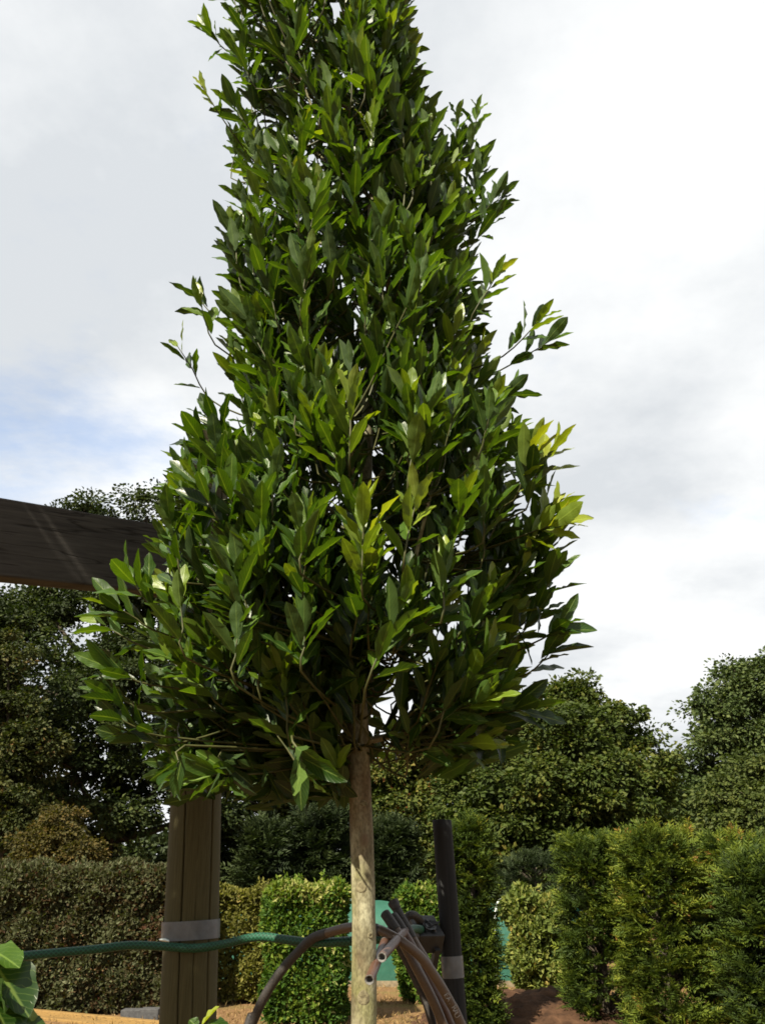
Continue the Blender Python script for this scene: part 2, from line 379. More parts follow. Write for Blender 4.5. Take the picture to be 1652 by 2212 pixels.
broad_tree('oak_tree', 'tall dark oak spreading behind the timber beam and post', 22,
    [(185, 1135, 62, 0), (320, 1115, 62, 1), (405, 1115, 70, 0), (480, 1180, 90, 0), (255, 1240, 105, -1), (110, 1330, 95, 0), (20, 1370, 80, .5), (-90, 1430, 120, 0),
     (360, 1330, 120, -1), (480, 1400, 110, 0), (170, 1470, 120, -1.5), (310, 1520, 125, -1.5), (40, 1560, 115, 0), (450, 1570, 120, -.5), (160, 1660, 115, -1.5), (350, 1690, 110, -1),
     (10, 1720, 110, -.5), (500, 1720, 110, 0), (-120, 1640, 120, 0), (250, 1790, 100, -1.2), (560, 1560, 90, 1), (100, 1810, 90, 0)], 230, .13, 1500, 85, M['oak'], sig=.40, tr=.34, tone_mu=.45)
broad_tree('field_maple', 'bronze tinged field maple left of the oak above the grey green hedge', 18.5,
    [(20, 1420, 50, 0), (-10, 1530, 75, 0), (60, 1620, 65, 0), (15, 1720, 85, 0), (-60, 1650, 80, 0), (60, 1790, 60, 0), (-70, 1500, 60, 0)], 0, .105, 420, 70, M['fmaple'], sig=.26, tr=.13)
broad_tree('russet_shrub', 'small russet shrub rising over the grey green hedge below the oak', 16,
    [(105, 1830, 52, 0), (150, 1800, 45, .2), (60, 1860, 45, 0), (170, 1850, 40, 0), (120, 1780, 30, .2)], 110, .075, 170, 70, M['rust'], sig=.18, tr=.06)
broad_tree('sycamore_tree', 'sycamore with yellowing leaves seen behind the bay trunk', 25,
    [(850, 1680, 65, 0), (905, 1670, 60, 0), (800, 1750, 70, 0), (880, 1780, 75, -.5), (930, 1740, 45, 0), (940, 1840, 60, -.5), (830, 1850, 70, 0), (730, 1700, 70, 1), (650, 1760, 80, 1), (620, 1660, 70, 1.5), (920, 1610, 40, .5)], 850, .16, 640, 60, M['maple'], sig=.36, tr=.2, tone_mu=.56)
broad_tree('maple_tree', 'broad domed maple turning bronze beside the black post', 22,
    [(1240, 1530, 55, 0), (1130, 1580, 75, 0), (1310, 1590, 75, 0), (1210, 1620, 95, -1), (1060, 1660, 75, 0), (1370, 1660, 70, 0), (1140, 1720, 100, -1.2), (1280, 1710, 105, -1.2), (1390, 1740, 60, 0),
     (1030, 1760, 75, -.5), (1090, 1830, 85, -1), (1220, 1830, 100, -1.2), (1360, 1830, 90, -.5), (1440, 1810, 60, 0), (1000, 1850, 60, 0), (1245, 1490, 26, 0), (1010, 1690, 40, 0)], 1215, .15, 1250, 70, M['maple'], sig=.36, tr=.22, tone_mu=.45, tone_sd=.13)
broad_tree('far_oak', 'tall green oak standing behind the clipped yews past the maple', 30,
    [(1600, 1470, 55, 0), (1560, 1530, 60, 0), (1650, 1530, 90, 0), (1545, 1610, 55, 0), (1620, 1630, 90, 0), (1470, 1660, 45, 0), (1520, 1710, 55, 0), (1700, 1450, 70, 0), (1720, 1600, 90, 0), (1470, 1740, 50, 0), (1600, 1740, 80, 0), (1700, 1740, 90, 0), (1500, 1800, 60, 0)], 1600, .17, 900, 60, M['oakfar'], sig=.42, tr=.3)
broad_tree('rounded_thicket_tree', 'soft green rounded tree below the far oak above the yews', 17,
    [(1590, 1740, 60, 0), (1650, 1700, 70, 0), (1560, 1800, 60, 0), (1630, 1790, 70, -.3), (1710, 1760, 80, 0), (1530, 1830, 40, 0)], 1630, .10, 420, 70, M['willow'], sig=.24, tr=.1)

nw = 30000; wx = rng.uniform(-30, 30, nw); wz_ = rng.random(nw) ** .8 * (3.4 + .7 * np.sin(wx * .7) + .5 * np.sin(wx * 1.9 + 1))
V, F, T = diamonds(np.stack([wx, 37 + rng.normal(0, .8, nw), wz_], 1), rand_dirs(nw), rand_dirs(nw), .42, .3, .15, np.clip(rng.normal(.35, .15, nw), 0, 1))
tag(link('distant_wood', make_mesh('distant_wood', V, F, None, T, False), M['oak']), 'dark distant wood edge closing the view behind the trees', 'wood', kind='stuff')

def conifer(name, label, x0, x1, ytop, Y, m, group=None, n=1700, base_z=0.0, depth=None, taper=.12, ln=.2, jag=.10, cat='conifer', tone_mu=.5):
    """clipped or loose column of feathery yew sprays"""
    mp_ = mpp(1950, Y); wd = (x1 - x0) * mp_; cx = at((x0 + x1) / 2, 1950, Y)[0]; H = at(826, ytop, Y)[2]; dp = depth or wd
    root = empty(name, (cx, Y + dp / 2, 0), label, cat, group)
    n = int(n * 1.35); nc = n // 13; n = nc * 13; ci = np.repeat(np.arange(nc), 13)
    t = np.clip(((np.arange(nc) + rng.random(nc)) / nc)[ci] + rng.normal(0, .022, n), 0, 1); th = (rng.uniform(0, 2 * np.pi, nc)[ci] + rng.normal(0, .17, n)); z = base_z + t * (H - base_z)
    top = (rng.random(nc) < .12)[ci]
    rs = (1 - taper * t) * (1 - .35 * np.clip((t - .9) / .1, 0, 1) ** 2)
    se = (np.abs(np.cos(th)) ** 4 + np.abs(np.sin(th)) ** 4) ** -.25
    lump = 1 + jag * (np.sin(th * 3 + z * 3.1) * .5 + np.sin(th * 5 - z * 5.3 + 1) * .5) + jag * 1.1 * rng.normal(0, 1, nc)[ci]
    fr = np.where(top, (rng.random(nc) ** .5)[ci], 1 - .4 * rng.random(n) ** 1.6) * rs * lump * .84
    P0 = np.stack([cx + np.cos(th) * se * wd / 2 * fr, Y + dp / 2 + np.sin(th) * se * dp / 2 * fr, np.where(top, H * (rng.uniform(.90, 1.0, nc)[ci] + rng.normal(0, .012, n)), z)], 1)
    outd = np.stack([np.cos(th), np.sin(th), np.zeros(n)], 1)
    A = unit(outd * np.where(top, .25, .75)[:, None] + np.array([0, 0, 1]) * np.where(top, 1.0, .38)[:, None] + rng.normal(0, .22, (nc, 3))[ci] + rng.normal(0, .27, (n, 3)))
    Ls = ln * rng.uniform(.6, 1.3, n)
    k = 14; up = unit(np.array([0, 0, 1.]) + rng.normal(0, .5, (n, 3))); S = unit(np.cross(A, up)); Z = np.cross(S, A)
    tt = (np.arange(k) // 2 + 1) / (k / 2 + .5); sg = np.where(np.arange(k) % 2 == 0, 1, -1)
    P = P0[:, None] + A[:, None] * (tt[None, :, None] * Ls[:, None, None]) - Z[:, None] * (tt ** 2 * .2)[None, :, None] * Ls[:, None, None]
    AX = A[:, None] * .75 + S[:, None] * sg[None, :, None] * .8 + rng.normal(0, .15, (n, k, 3))
    ll = Ls[:, None] * (.42 - .18 * tt)[None, :]
    tn = np.clip((rng.normal(tone_mu, .10, n) + rng.normal(0, .13, nc)[ci])[:, None] + (tt[None, :] - .5) * .35 + rng.normal(0, .06, (n, k)), 0, 1)
    NN = np.repeat(Z[:, None], k, 1) + rng.normal(0, .25, (n, k, 3))
    V, F, T = diamonds(P.reshape(-1, 3), AX.reshape(-1, 3), NN.reshape(-1, 3), ll.ravel(), ll.ravel() * .30, .1, tn.ravel())
    V[:, 2] = np.maximum(V[:, 2], .02)
    link('crown', make_mesh('crown', V, F, None, T, False), m, root)
    b = Bag(); b.tube([[cx, Y + dp / 2, -.05], [cx + .03, Y + dp / 2, H * .5], [cx, Y + dp / 2, H * .9]], [.06, .045, .012], 8, 4)
    for q in rng.choice(n, 90, replace=False):
        st = np.array([cx, Y + dp / 2, max(P0[q, 2] - .25, .05)]); b.tube([st, (st + P0[q]) / 2, P0[q]], [.014, .009, .004], 4, 1, False)
    link('trunk', b.mesh('trunk'), M['tree_bark'], root)
    return root
M['yew'] = foliage('yew_sprays', [(0, (.015, .028, .005)), (.40, (.046, .077, .009)), (.75, (.120, .158, .014)), (.96, (.20, .21, .022)), (1, (.22, .12, .025))], .2)
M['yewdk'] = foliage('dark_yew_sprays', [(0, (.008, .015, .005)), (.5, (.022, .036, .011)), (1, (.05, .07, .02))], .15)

for a in ((490, 640, 1790, 20.5, 'dark drooping cypress behind the netting tunnel nearest the timber post'), (610, 760, 1765, 21, 'dark drooping cypress behind the tunnel directly left of the bay trunk'),
          (790, 900, 1800, 20.5, 'dark drooping cypress behind the tunnel directly right of the bay trunk'), (350, 500, 1800, 21.5, 'dark cypress behind the timber post')):
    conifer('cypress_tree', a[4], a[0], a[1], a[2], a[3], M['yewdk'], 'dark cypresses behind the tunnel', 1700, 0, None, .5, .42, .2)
conifer('yew_tree', 'dark feathery yew column right behind the black post', 985, 1058, 1795, 11, M['yew'], 'yew columns', 2300, taper=.30, tone_mu=.30, jag=.16)
conifer('yew_tree', 'upright dark green yew column beside the pale hornbeam bush', 1228, 1376, 1824, 11.4, M['yew'], 'yew columns', 2500, tone_mu=.36)
conifer('yew_tree', 'full yellow green yew column in the middle of the yew row', 1366, 1536, 1812, 10.6, M['yew'], 'yew columns', 2900, tone_mu=.54, taper=.06)
conifer('yew_tree', 'bright tipped yew column after the gap in the yew row', 1552, 1700, 1826, 10.9, M['yew'], 'yew columns', 2400, tone_mu=.5)
conifer('yew_tree', 'dull olive yew column at the end of the yew row', 1592, 1760, 1875, 9.0, M['yew'], 'yew columns', 2500, tone_mu=.28)
conifer('yew_tree', 'dark yew behind the tunnel end and hornbeam bush', 1090, 1250, 1850, 17.5, M['yewdk'], 'yew columns', 1500)
conifer('yew_tree', 'dark broad yew behind the row of clipped yew columns', 1380, 1560, 1850, 16, M['yewdk'], 'yew columns', 1700)

def hedge(name, label, x0, x1, ytop, Y, depth, m, n, leaf, asp=.5, group=None, base=0.05, tone_mu=.5, tone_sd=.17, wob=.05, rot=0.0, sprigs=10, tone_fn=None, side=(1, 1)):
    mp_ = mpp(2000, Y); wd = (x1 - x0) * mp_; cx = at((x0 + x1) / 2, 2000, Y)[0]; H = at(826, ytop, Y)[2]
    root = empty(name, (cx, Y + depth / 2, 0), label, 'hedge', group)
    ar = np.array([wd * H, wd * H * .35, wd * depth * 1.2, depth * H * side[0], depth * H * side[1]]); f = rng.choice(5, n, p=ar / ar.sum())
    a, b = rng.uniform(-.5, .5, n), rng.uniform(-.5, .5, n)
    Nrm = np.array([[0, -1, 0], [0, 1, 0], [0, 0, 1], [-1, 0, 0], [1, 0, 0]], float)[f]
    zz = base + (b + .5) * (H - base)
    P = np.stack([np.select([f < 2, f == 2, f == 3, f == 4], [a * wd, a * wd, -wd / 2 + 0 * a, wd / 2 + 0 * a]),
                  np.select([f == 0, f == 1, f == 2, f > 2], [-depth / 2 + 0 * a, depth / 2 + 0 * a, b * depth, a * depth]), np.where(f == 2, H, zz)], 1)
    # round the corners, uneven face
    q = P.copy(); ex = np.clip(np.abs(q[:, 0]) - (wd / 2 - .12), 0, None); ez = np.clip(q[:, 2] - (H - .12), 0, None); ey = np.clip(np.abs(q[:, 1]) - (depth / 2 - .12), 0, None)
    rr = np.maximum(np.sqrt(ex ** 2 + ey ** 2 + ez ** 2) - .12, 0); P = P - Nrm * rr[:, None] * 1.0
    un = wob * (np.sin(P[:, 0] * 4.1 + P[:, 2] * 3) + np.sin(P[:, 0] * 9.7 - P[:, 2] * 7 + 2) + np.sin(P[:, 2] * 11 + P[:, 1] * 6)) * .6
    dpt = np.where(rng.random(n) < .35, rng.uniform(0, .3, n), rng.exponential(.05, n))
    P = P + Nrm * (un - dpt + .03)[:, None]; P[:, 2] = np.maximum(P[:, 2], .03)
    A = unit(Nrm * .55 + np.array([0, 0, .35]) + rng.normal(0, .65, (n, 3))); Nn = unit(Nrm * .9 + np.array([0, 0, .55]) + rng.normal(0, .55, (n, 3)))
    pat = .10 * np.sin(P[:, 0] * 6 + 1.3) * np.sin(P[:, 2] * 5 + .4) + .07 * np.sin(P[:, 0] * 15) * np.sin(P[:, 2] * 17 + 2)
    tn = rng.normal(tone_mu, tone_sd, n) + pat
    if tone_fn is not None: tn = tone_fn(tn, P[:, 0] / wd, P[:, 2] / H)
    l = leaf * rng.uniform(.6, 1.3, n)
    c0 = np.array([cx, Y + depth / 2, 0])
    V, F, T = diamonds(P + c0, A, Nn, l, l * asp, .2, np.clip(tn, 0, 1))
    # sprigs on top
    ns = sprigs * 14
    if sprigs:
        sp = np.repeat(np.stack([rng.uniform(-wd / 2, wd / 2, sprigs) * .92, rng.uniform(-depth / 2, depth / 2, sprigs) * .8, np.full(sprigs, H - .05)], 1), 14, 0)
        hh = np.tile(np.linspace(0, 1, 14), sprigs) * np.repeat(rng.uniform(.08, .24, sprigs), 14); sp[:, 2] += hh
        V2, F2, T2 = diamonds(sp + c0 + rng.normal(0, .015, (ns, 3)), unit(rng.normal(0, .6, (ns, 3)) + [0, 0, .7]), rand_dirs(ns), leaf * .9, leaf * .45, .2, np.clip(rng.normal(tone_mu + .2, .1, ns), 0, 1))
        F = np.vstack([F, F2 + len(V)]); V = np.vstack([V, V2]); T = np.concatenate([T, T2])
    link('foliage', make_mesh('foliage', V, F, None, T, False), m, root)
    b = Bag(); nst = max(3, int(wd / .28))
    for q in range(nst):
        x = cx + (-.5 + (q + .5) / nst) * wd * .9; y0 = Y + depth / 2 + rng.uniform(-.1, .1)
        b.tube([[x, y0, -.05], [x + rng.normal(0, .04), y0, H * .5], [x + rng.normal(0, .06), y0, H * .88]], [.025, .018, .006], 6, 3)
        for r_ in range(9):
            z = rng.uniform(.1, .85) * H; e = np.array([x + rng.normal(0, .14), y0 - depth * rng.uniform(.2, .47), z + rng.uniform(.1, .3)])
            b.tube([[x, y0, z], (np.array([x, y0, z]) + e) / 2 + [0, 0, -.03], e], [.009, .006, .003], 4, 2, False)
    link('stems', b.mesh('stems'), M['hstem'], root)
    return root
M['hstem'] = simple('hedge_stems', (.05, .035, .02), (.10, .07, .04), 40)
M['h_grey'] = foliage('grey_green_hedge_leaves', [(0, (.065, .026, .010)), (.25, (.060, .042, .016)), (.5, (.056, .064, .025)), (.85, (.115, .125, .055)), (1, (.24, .25, .14))], .2)
M['h_yel'] = foliage('yellow_green_hedge_leaves', [(0, (.05, .05, .010)), (.5, (.15, .15, .028)), (.8, (.24, .22, .05)), (1, (.34, .26, .09))], .3)
M['h_grn'] = foliage('green_privet_leaves', [(0, (.022, .050, .007)), (.5, (.055, .120, .012)), (.8, (.150, .205, .020)), (1, (.36, .35, .12))], .28)
M['h_horn'] = foliage('hornbeam_leaves', [(0, (.045, .062, .013)), (.5, (.125, .165, .032)), (.8, (.25, .26, .06)), (1, (.38, .28, .08))], .3)

hedge('clipped_hedge', 'wide clipped grey green hedge with brown patches behind the garden hose', -90, 385, 1878, 13.2, .9, M['h_grey'], 56000, .074, .6,
      tone_mu=.50, wob=.06, sprigs=14, tone_fn=lambda t, u, v: t - .34 * np.clip((u - .28) / .2, 0, 1) * np.clip(np.sin(v * 9 + u * 20) * .5 + .6, 0, 1))
hedge('clipped_hedge', 'yellowish clipped hedge between the timber post and the green hedge', 425, 592, 1926, 14.3, .9, M['h_yel'], 24000, .075, .6, tone_mu=.45, sprigs=8)
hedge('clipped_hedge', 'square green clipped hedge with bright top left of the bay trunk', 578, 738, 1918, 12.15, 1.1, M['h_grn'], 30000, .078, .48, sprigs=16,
      tone_fn=lambda t, u, v: t + .30 * np.clip((v - .86) / .1, 0, 1) + np.where((u > .27) & (rng.random(len(u)) < .14), .45, -.12 * (u > .25)))  # sunlit top and shaded right side put into leaf tone, plus cream leaves
hedge('clipped_hedge', 'narrow green clipped hedge between the bay trunk and the black post', 868, 952, 1922, 14.3, .9, M['h_grn'], 16000, .075, .5, sprigs=6, tone_mu=.56)
hedge('hornbeam_bush', 'pale leafy hornbeam bush at the end of the netting tunnel', 1122, 1234, 1938, 15.2, 1.0, M['h_horn'], 12000, .10, .62, sprigs=12, wob=.11, tone_mu=.52)

# ------------------------------------------------------------------ netting tunnel
def net_mat():
    m, t, o = mat('green_netting'); tcn = N(t, 'ShaderNodeTexCoord').outputs['Object']
    n = noise(t, 2.2, 4, tcn); f = noise(t, 60, 2, tcn)
    c = ramp(t, [(.3, (.030, .115, .085)), (.7, (.046, .155, .112))], n.outputs['Fac']).outputs[0]
    p = pbsdf(t, c, .6, bump(t, n.outputs['Fac'], .5, .08), .3)
    tr = N(t, 'ShaderNodeBsdfTranslucent'); tr.inputs['Color'].default_value = (.10, .36, .24, 1)
    tp = N(t, 'ShaderNodeBsdfTransparent'); tp.inputs['Color'].default_value = (.6, .85, .7, 1)
    m1 = N(t, 'ShaderNodeMixShader'); m1.inputs[0].default_value = .35; L(t, p.outputs[0], m1.inputs[1]); L(t, tr.outputs[0], m1.inputs[2])
    m2 = N(t, 'ShaderNodeMixShader'); m2.inputs[0].default_value = .22; L(t, m1.outputs[0], m2.inputs[1]); L(t, tp.outputs[0], m2.inputs[2])
    L(t, m2.outputs[0], o.inputs[0]); return m
M['net'] = net_mat()
M['pvc'] = simple('white_pipe', (.45, .50, .46), (.62, .66, .62), 20, .4)
M['oldpeg'] = simple('weathered_board', (.10, .08, .05), (.2, .16, .1), 15)
TY = 16.6
xa, xb = at(430, 2130, TY)[0], at(1290, 2130, TY)[0]
tun = empty('netting_tunnel', ((xa + xb) / 2, TY + .9, 0), 'low tunnel of green netting on white hoops behind the hedges', 'tunnel')
us = np.linspace(0, 1, 120); ph = np.linspace(0, np.pi, 34); TH, TW, SKEW = 1.30, .95, 1.1
def tun_pt(x, p, g=0.0):
    c, s_ = np.cos(p), np.sin(p)
    yy = -np.sign(c) * np.abs(c) ** .55 * (TW + g); zz = np.abs(s_) ** .62 * (TH + g)
    return np.stack([x + yy * .32, TY + TW + yy, zz], -1)
xs = xa + us * (xb - xa); U, Pp = np.meshgrid(us, ph, indexing='ij')
V = tun_pt(xa + U * (xb - xa), Pp); sag = .035 * np.sin(U * np.pi * 7) ** 2 * np.sin(Pp) + .02 * np.sin(U * 31) * np.sin(Pp * 2)
V[..., 2] -= sag * 1.6 - .02; V = V.reshape(-1, 3)
i, j = np.meshgrid(np.arange(119), np.arange(33), indexing='ij'); k = (i * 34 + j).ravel()
link('netting', make_mesh('netting', V, np.stack([k, k + 34, k + 35, k + 1], 1)), M['net'], tun)
for px in (470, 600, 752, 925, 1110, 1260):
    x = at(px, 2110, TY)[0]; b = Bag(); b.tube(tun_pt(np.full(40, x), np.linspace(0.02, np.pi - .02, 40), .035), .022, 8)
    link('hoop', b.mesh('hoop'), M['pvc'], tun)
b = Bag(); b.box([(xa + xb) / 2 - .3, TY - .06, .04], [xb - xa, .05, .10]); link('base_board', b.mesh('base_board', False), M['oldpeg'], tun)

# ------------------------------------------------------------------ kerb boards and blocks by the left hedge
M['kerb'] = timber('fresh_timber', (.14, .08, .026), (.24, .15, .05), (.19, .12, .04), 30, (.3, 3, 3), False)
p0, p1 = at(40, 2172, 13.25), at(330, 2225, 12.1)
ds = unit((p1 - p0) * [1, 1, 0]); yaw = math.atan2(ds[1], ds[0])
Mz = np.array([[math.cos(yaw), -math.sin(yaw), 0], [math.sin(yaw), math.cos(yaw), 0], [0, 0, 1]])
for k_, (off, z, hh, tk) in enumerate(((.06, .025, .10, .10), (-.10, .0, .06, .14))):
    c = (p0 + p1) / 2; b = Bag(); b.box([c[0] - .6 - ds[1] * off, c[1] + .3 + ds[0] * off, z], [5.2, tk, hh], Mz)
    o = link('edging_board', b.mesh('edging_board', False), M['kerb'])
    bv = o.modifiers.new('bevel', 'BEVEL'); bv.width = .006; bv.segments = 2
    tag(o, ['sunlit yellow timber edging board directly under the grey green hedge', 'lower yellow timber board lying in front of the edging board'][k_], 'board')
M['conc'] = simple('grey_concrete', (.03, .03, .032), (.065, .065, .065), 25, .9)
for k_, px in enumerate((286, 326)):
    q = at(px, 2200, 12.75); b = Bag(); b.box([q[0], 12.72, .03 + .012 * k_], [.25, .2, .2])
    o = link('concrete_block', b.mesh('concrete_block', False), M['conc'])
    bv = o.modifiers.new('bevel', 'BEVEL'); bv.width = .012; bv.segments = 2
    tag(o, ['low grey concrete block at the foot of the grey green hedge', 'slightly taller grey concrete block between the other block and the post'][k_], 'block')

# dry grass tufts on the open ground
ng = 9000
gp = np.stack([rng.uniform(-4.5, 5, ng), rng.uniform(11.8, 16.5, ng), np.zeros(ng)], 1)
cl = np.sin(gp[:, 0] * 2.3 + 1) * np.sin(gp[:, 1] * 3.1) + rng.normal(0, .5, ng); gp = gp[cl > -.1]; ng = len(gp)
V, F, T = diamonds(gp, unit(rng.normal(0, .55, (ng, 3)) * [1, 1, .2] + [0, 0, .6]), rand_dirs(ng), rng.uniform(.03, .11, ng), .014, .1, np.clip(rng.normal(.5, .25, ng), 0, 1))
M['straw'] = foliage('straw', [(0, (.09, .08, .025)), (.5, (.30, .19, .08)), (1, (.42, .29, .13))], .2)
tag(link('dry_grass', make_mesh('dry_grass', V, F, None, T, False), M['straw']), 'thin dry straw coloured grass on the bare ground', 'grass', kind='stuff')

# ------------------------------------------------------------------ timber post and beam
M['post'] = timber('weathered_post', (.027, .024, .010), (.082, .073, .034), (.054, .050, .020), 150, (2.2, 2.2, .05), False, .06)
M['beam'] = timber('dark_beam', (.022, .020, .018), (.080, .073, .064), (.045, .042, .039), 30, (.16, 2.4, 2.4))
M['tape'] = simple('grey_tape', (.055, .060, .064), (.085, .092, .098), 35, .42, .5, .004, .5)
PY = 2.95
pb, pt = at(405, 2212, PY), at(452, 940, PY)
dirp = (pt - pb) / (pt[2] - pb[2]); pb0 = pb - dirp * (pb[2] + .3)
post = empty('timber_post', (pb0[0], pb0[1], 0), 'thick round cracked timber post bound with grey tape, behind the hose', 'post')
def cracked(base, d, z0, z1, r0, r1, cracks, sides=150, nz=90, dome=1.0):
    zs = np.linspace(z0, z1, nz); th = np.linspace(0, 2 * np.pi, sides + 1)[:-1]
    rad = np.interp(zs, [z0, z1], [r0, r1])[:, None] * (1 + .012 * np.sin(th * 3 + 1)[None] + .006 * np.sin(th * 7)[None] + .008 * np.sin(zs * 5)[:, None])
    for a0, wdt, dep, za, zb, wob in cracks:
        c = a0 + wob * np.sin(zs * 3.1 + a0) + wob * .5 * np.sin(zs * 8)
        da = np.abs((th[None] - c[:, None] + np.pi) % (2 * np.pi) - np.pi)
        fade = np.clip((zs - za) / .15, 0, 1) * np.clip((zb - zs) / .15, 0, 1)
        rad -= dep * np.exp(-(da / wdt) ** 2) * fade[:, None]
    ax = base[None] + (zs - base[2])[:, None] * d[None]
    V = np.stack([ax[:, None, 0] + rad * np.cos(th), ax[:, None, 1] + rad * np.sin(th), np.repeat(ax[:, 2:3], sides, 1)], -1).reshape(-1, 3)
    i, j = np.meshgrid(np.arange(nz - 1), np.arange(sides), indexing='ij'); j2 = (j + 1) % sides
    F = np.stack([i * sides + j, i * sides + j2, (i + 1) * sides + j2, (i + 1) * sides + j], -1).reshape(-1, 4)
    # slightly domed, split top
    W = [V]; FF = [F]; n0 = len(V); last = V[-sides:]; cen = last.mean(0); prev = n0 - sides
    for s_, dz in ((.95, .010), (.5, .018), (.02, .021)):
        W.append(cen + (last - cen) * s_ + [0, 0, dz * dome]); jj = np.arange(sides); FF.append(np.stack([prev + jj, prev + (jj + 1) % sides, n0 + (jj + 1) % sides, n0 + jj], 1)); prev = n0; n0 += sides
    return make_mesh('post_shaft', np.vstack(W), np.vstack(FF))
PR = 59 * mpp(2000, PY)
link('shaft', cracked(pb0, dirp, -.3, pt[2], PR * 1.06, PR * .90,
     [(-1.74, .016, .030, .2, 3.0, .05), (-1.20, .010, .012, .2, 1.66, .06), (-.60, .020, .016, 1.0, 3.3, .05)], 300), M['post'], post)
def band(base, d, za, zb, r, m, parent, nm='tape'):
    b = Bag(); P = [base + d * (z - base[2]) for z in np.linspace(za, zb, 7)]
    b.tube(P, [r, r * 1.002, r * .999, r * 1.003, r], 48, 1, False); return link(nm, b.mesh('tape'), m, parent)
zt = [at(405, y, PY - PR)[2] for y in (1990, 2032)]
band(pb0, dirp, zt[1], zt[0], PR * 1.05, M['tape'], post)
b = Bag(); e0 = at(346, 2030, PY - PR * .62); e1 = at(366, 2033, PY - PR * .9); b.tube([e0, (e0 + e1) / 2 + [0, -.003, .002], e1], [.003, .005, .003], 6, 2)
link('tape_end', b.mesh('tape_end'), M['pvc'], post)

# beam running from beside the camera to the post
bT0, bT1 = at(0, 1084, 2.36), at(445, 1158, PY - .03); hB0 = 170 * mpp(1170, 2.36); 
yawb = math.atan2(bT1[1] - bT0[1], bT1[0] - bT0[0])
zc = (bT0[2] + at(0, 1248, 2.36)[2]) / 2; hb = bT0[2] - at(0, 1248, 2.36)[2]
zc1 = bT1[2] - hb / 2
dv = np.array([bT1[0] - bT0[0], bT1[1] - bT0[1], (zc1 - zc)]); 
beam_c = np.array([(bT0[0] + bT1[0]) / 2, (bT0[1] + bT1[1]) / 2, (zc + zc1) / 2]); dvu = unit(dv)
nrm_ = unit(np.cross(dvu, [0, 0, 1])); upv = np.cross(nrm_, dvu)
TB = .075; b = Bag(); nx = 60
blen = np.linalg.norm(dv); st, en = -blen / 2 - 2.2, blen / 2 + .02
xsb = np.linspace(st, en, nx); prof = [(-.5, -.5), (-.5, .5), (.5, .5), (.5, -.5)]
mb = Bag(); mb.box([(st + en) / 2, 0, 0], [en - st, TB, hb])
bo = link('timber_beam', mb.mesh('timber_beam', False), M['beam'])
from mathutils import Matrix
mw = Matrix(((dvu[0], nrm_[0], upv[0], 0), (dvu[1], nrm_[1], upv[1], 0), (dvu[2], nrm_[2], upv[2], 0), (0, 0, 0, 1)))
mw.translation = Vector(beam_c - nrm_ * TB * -.5 * 0); bo.matrix_world = mw
bv = bo.modifiers.new('bevel', 'BEVEL'); bv.width = .006; bv.segments = 2
tag(bo, 'heavy dark weathered timber beam with knots fixed to the round post', 'beam')

# ------------------------------------------------------------------ black post with bracket
M['blackpost'] = timber('black_stained_post', (.006, .007, .0075), (.022, .023, .024), (.012, .012, .012), 30, (2.2, 2.2, .12), False)
M['blackplastic'] = simple('black_plastic', (.010, .0105, .011), (.020, .0205, .021), 40, .5, .3, .003)
BY = 2.9
q0, q1 = at(986, 2212, BY), at(954, 1772, BY); dq = (q1 - q0) / (q1[2] - q0[2]); qb = q0 - dq * (q0[2] + .3)
bpost = empty('black_post', (qb[0], qb[1], 0), 'slim black stained round post with grey tape and a bracket box', 'post')
BR = 22.5 * mpp(2000, BY)
link('shaft', cracked(qb, dq, -.3, q1[2], BR * 1.04, BR * .95, [(-1.4, .03, .004, .3, 2, .03), (-1.9, .02, .003, .3, 1.9, .03), (-1.0, .02, .003, .3, 1.9, .03)], 64, 70, .1), M['blackpost'], bpost)
zq = [at(975, y, BY - BR)[2] for y in (2066, 2114)]
band(qb, dq, zq[1], zq[0], BR * 1.045, M['tape'], bpost)
# bracket box fixed to the post, pointing left and forward
bxY = 2.86
A_ = atS(1127, 2368, bxY - BR); B_ = atS(1062, 2372, bxY - .06); hgt = 46 * 2.5 / 2160
xd = unit((A_ - B_) * [1, 1, 0]); yd = np.array([-xd[1], xd[0], 0]); wdt = np.linalg.norm((A_ - B_)[:2])
tl = R(32); yt = yd * math.cos(tl) + np.array([0, 0, math.sin(tl)]); zt_b = np.cross(xd, yt); hgt *= 1.1
Mb = np.stack([xd, yt, zt_b], 1); bc = (A_ + B_) / 2 * [1, 1, 0] + [0, 0, A_[2]] + yt * .05 - zt_b * hgt / 2
b = Bag(); b.box(bc, [wdt, .10, hgt], Mb); o = link('bracket_box', b.mesh('bracket_box', False), M['blackplastic'], bpost)
bv = o.modifiers.new('bevel', 'BEVEL'); bv.width = .004; bv.segments = 2
for k_ in range(7):
    px, py = rng.uniform(-.32, .3) * wdt, rng.uniform(-.03, .03)
    n_ = 7; th = np.sort(rng.uniform(0, 2 * np.pi, n_)); rd = rng.uniform(.012, .026, n_); pc = bc + Mb @ np.array([px, py, hgt / 2 + .003])
    ring = pc + (Mb @ np.stack([np.cos(th) * rd, np.sin(th) * rd, rng.uniform(0, .012, n_)], 0)).T
    V = np.vstack([[pc], ring]); F = np.array([[0, i_ + 1, (i_ + 1) % n_ + 1] for i_ in range(n_)])
    o = link('torn_tape', make_mesh('torn_tape', V, F, smooth=False), M['tape' if k_ % 2 == 0 else 'blackplastic'], bpost)
    sm = o.modifiers.new('thickness', 'SOLIDIFY'); sm.thickness = .0015
b = Bag(); pz = bc + [0, 0, -hgt / 2 - .03]; b.box(bc + Mb @ np.array([.25 * wdt, -.02, 0]) + [0, 0, -hgt / 2 - .035], [.016, .02, .09], Mb)
link('bracket_strut', b.mesh('bracket_strut', False), M['blackplastic'], bpost)

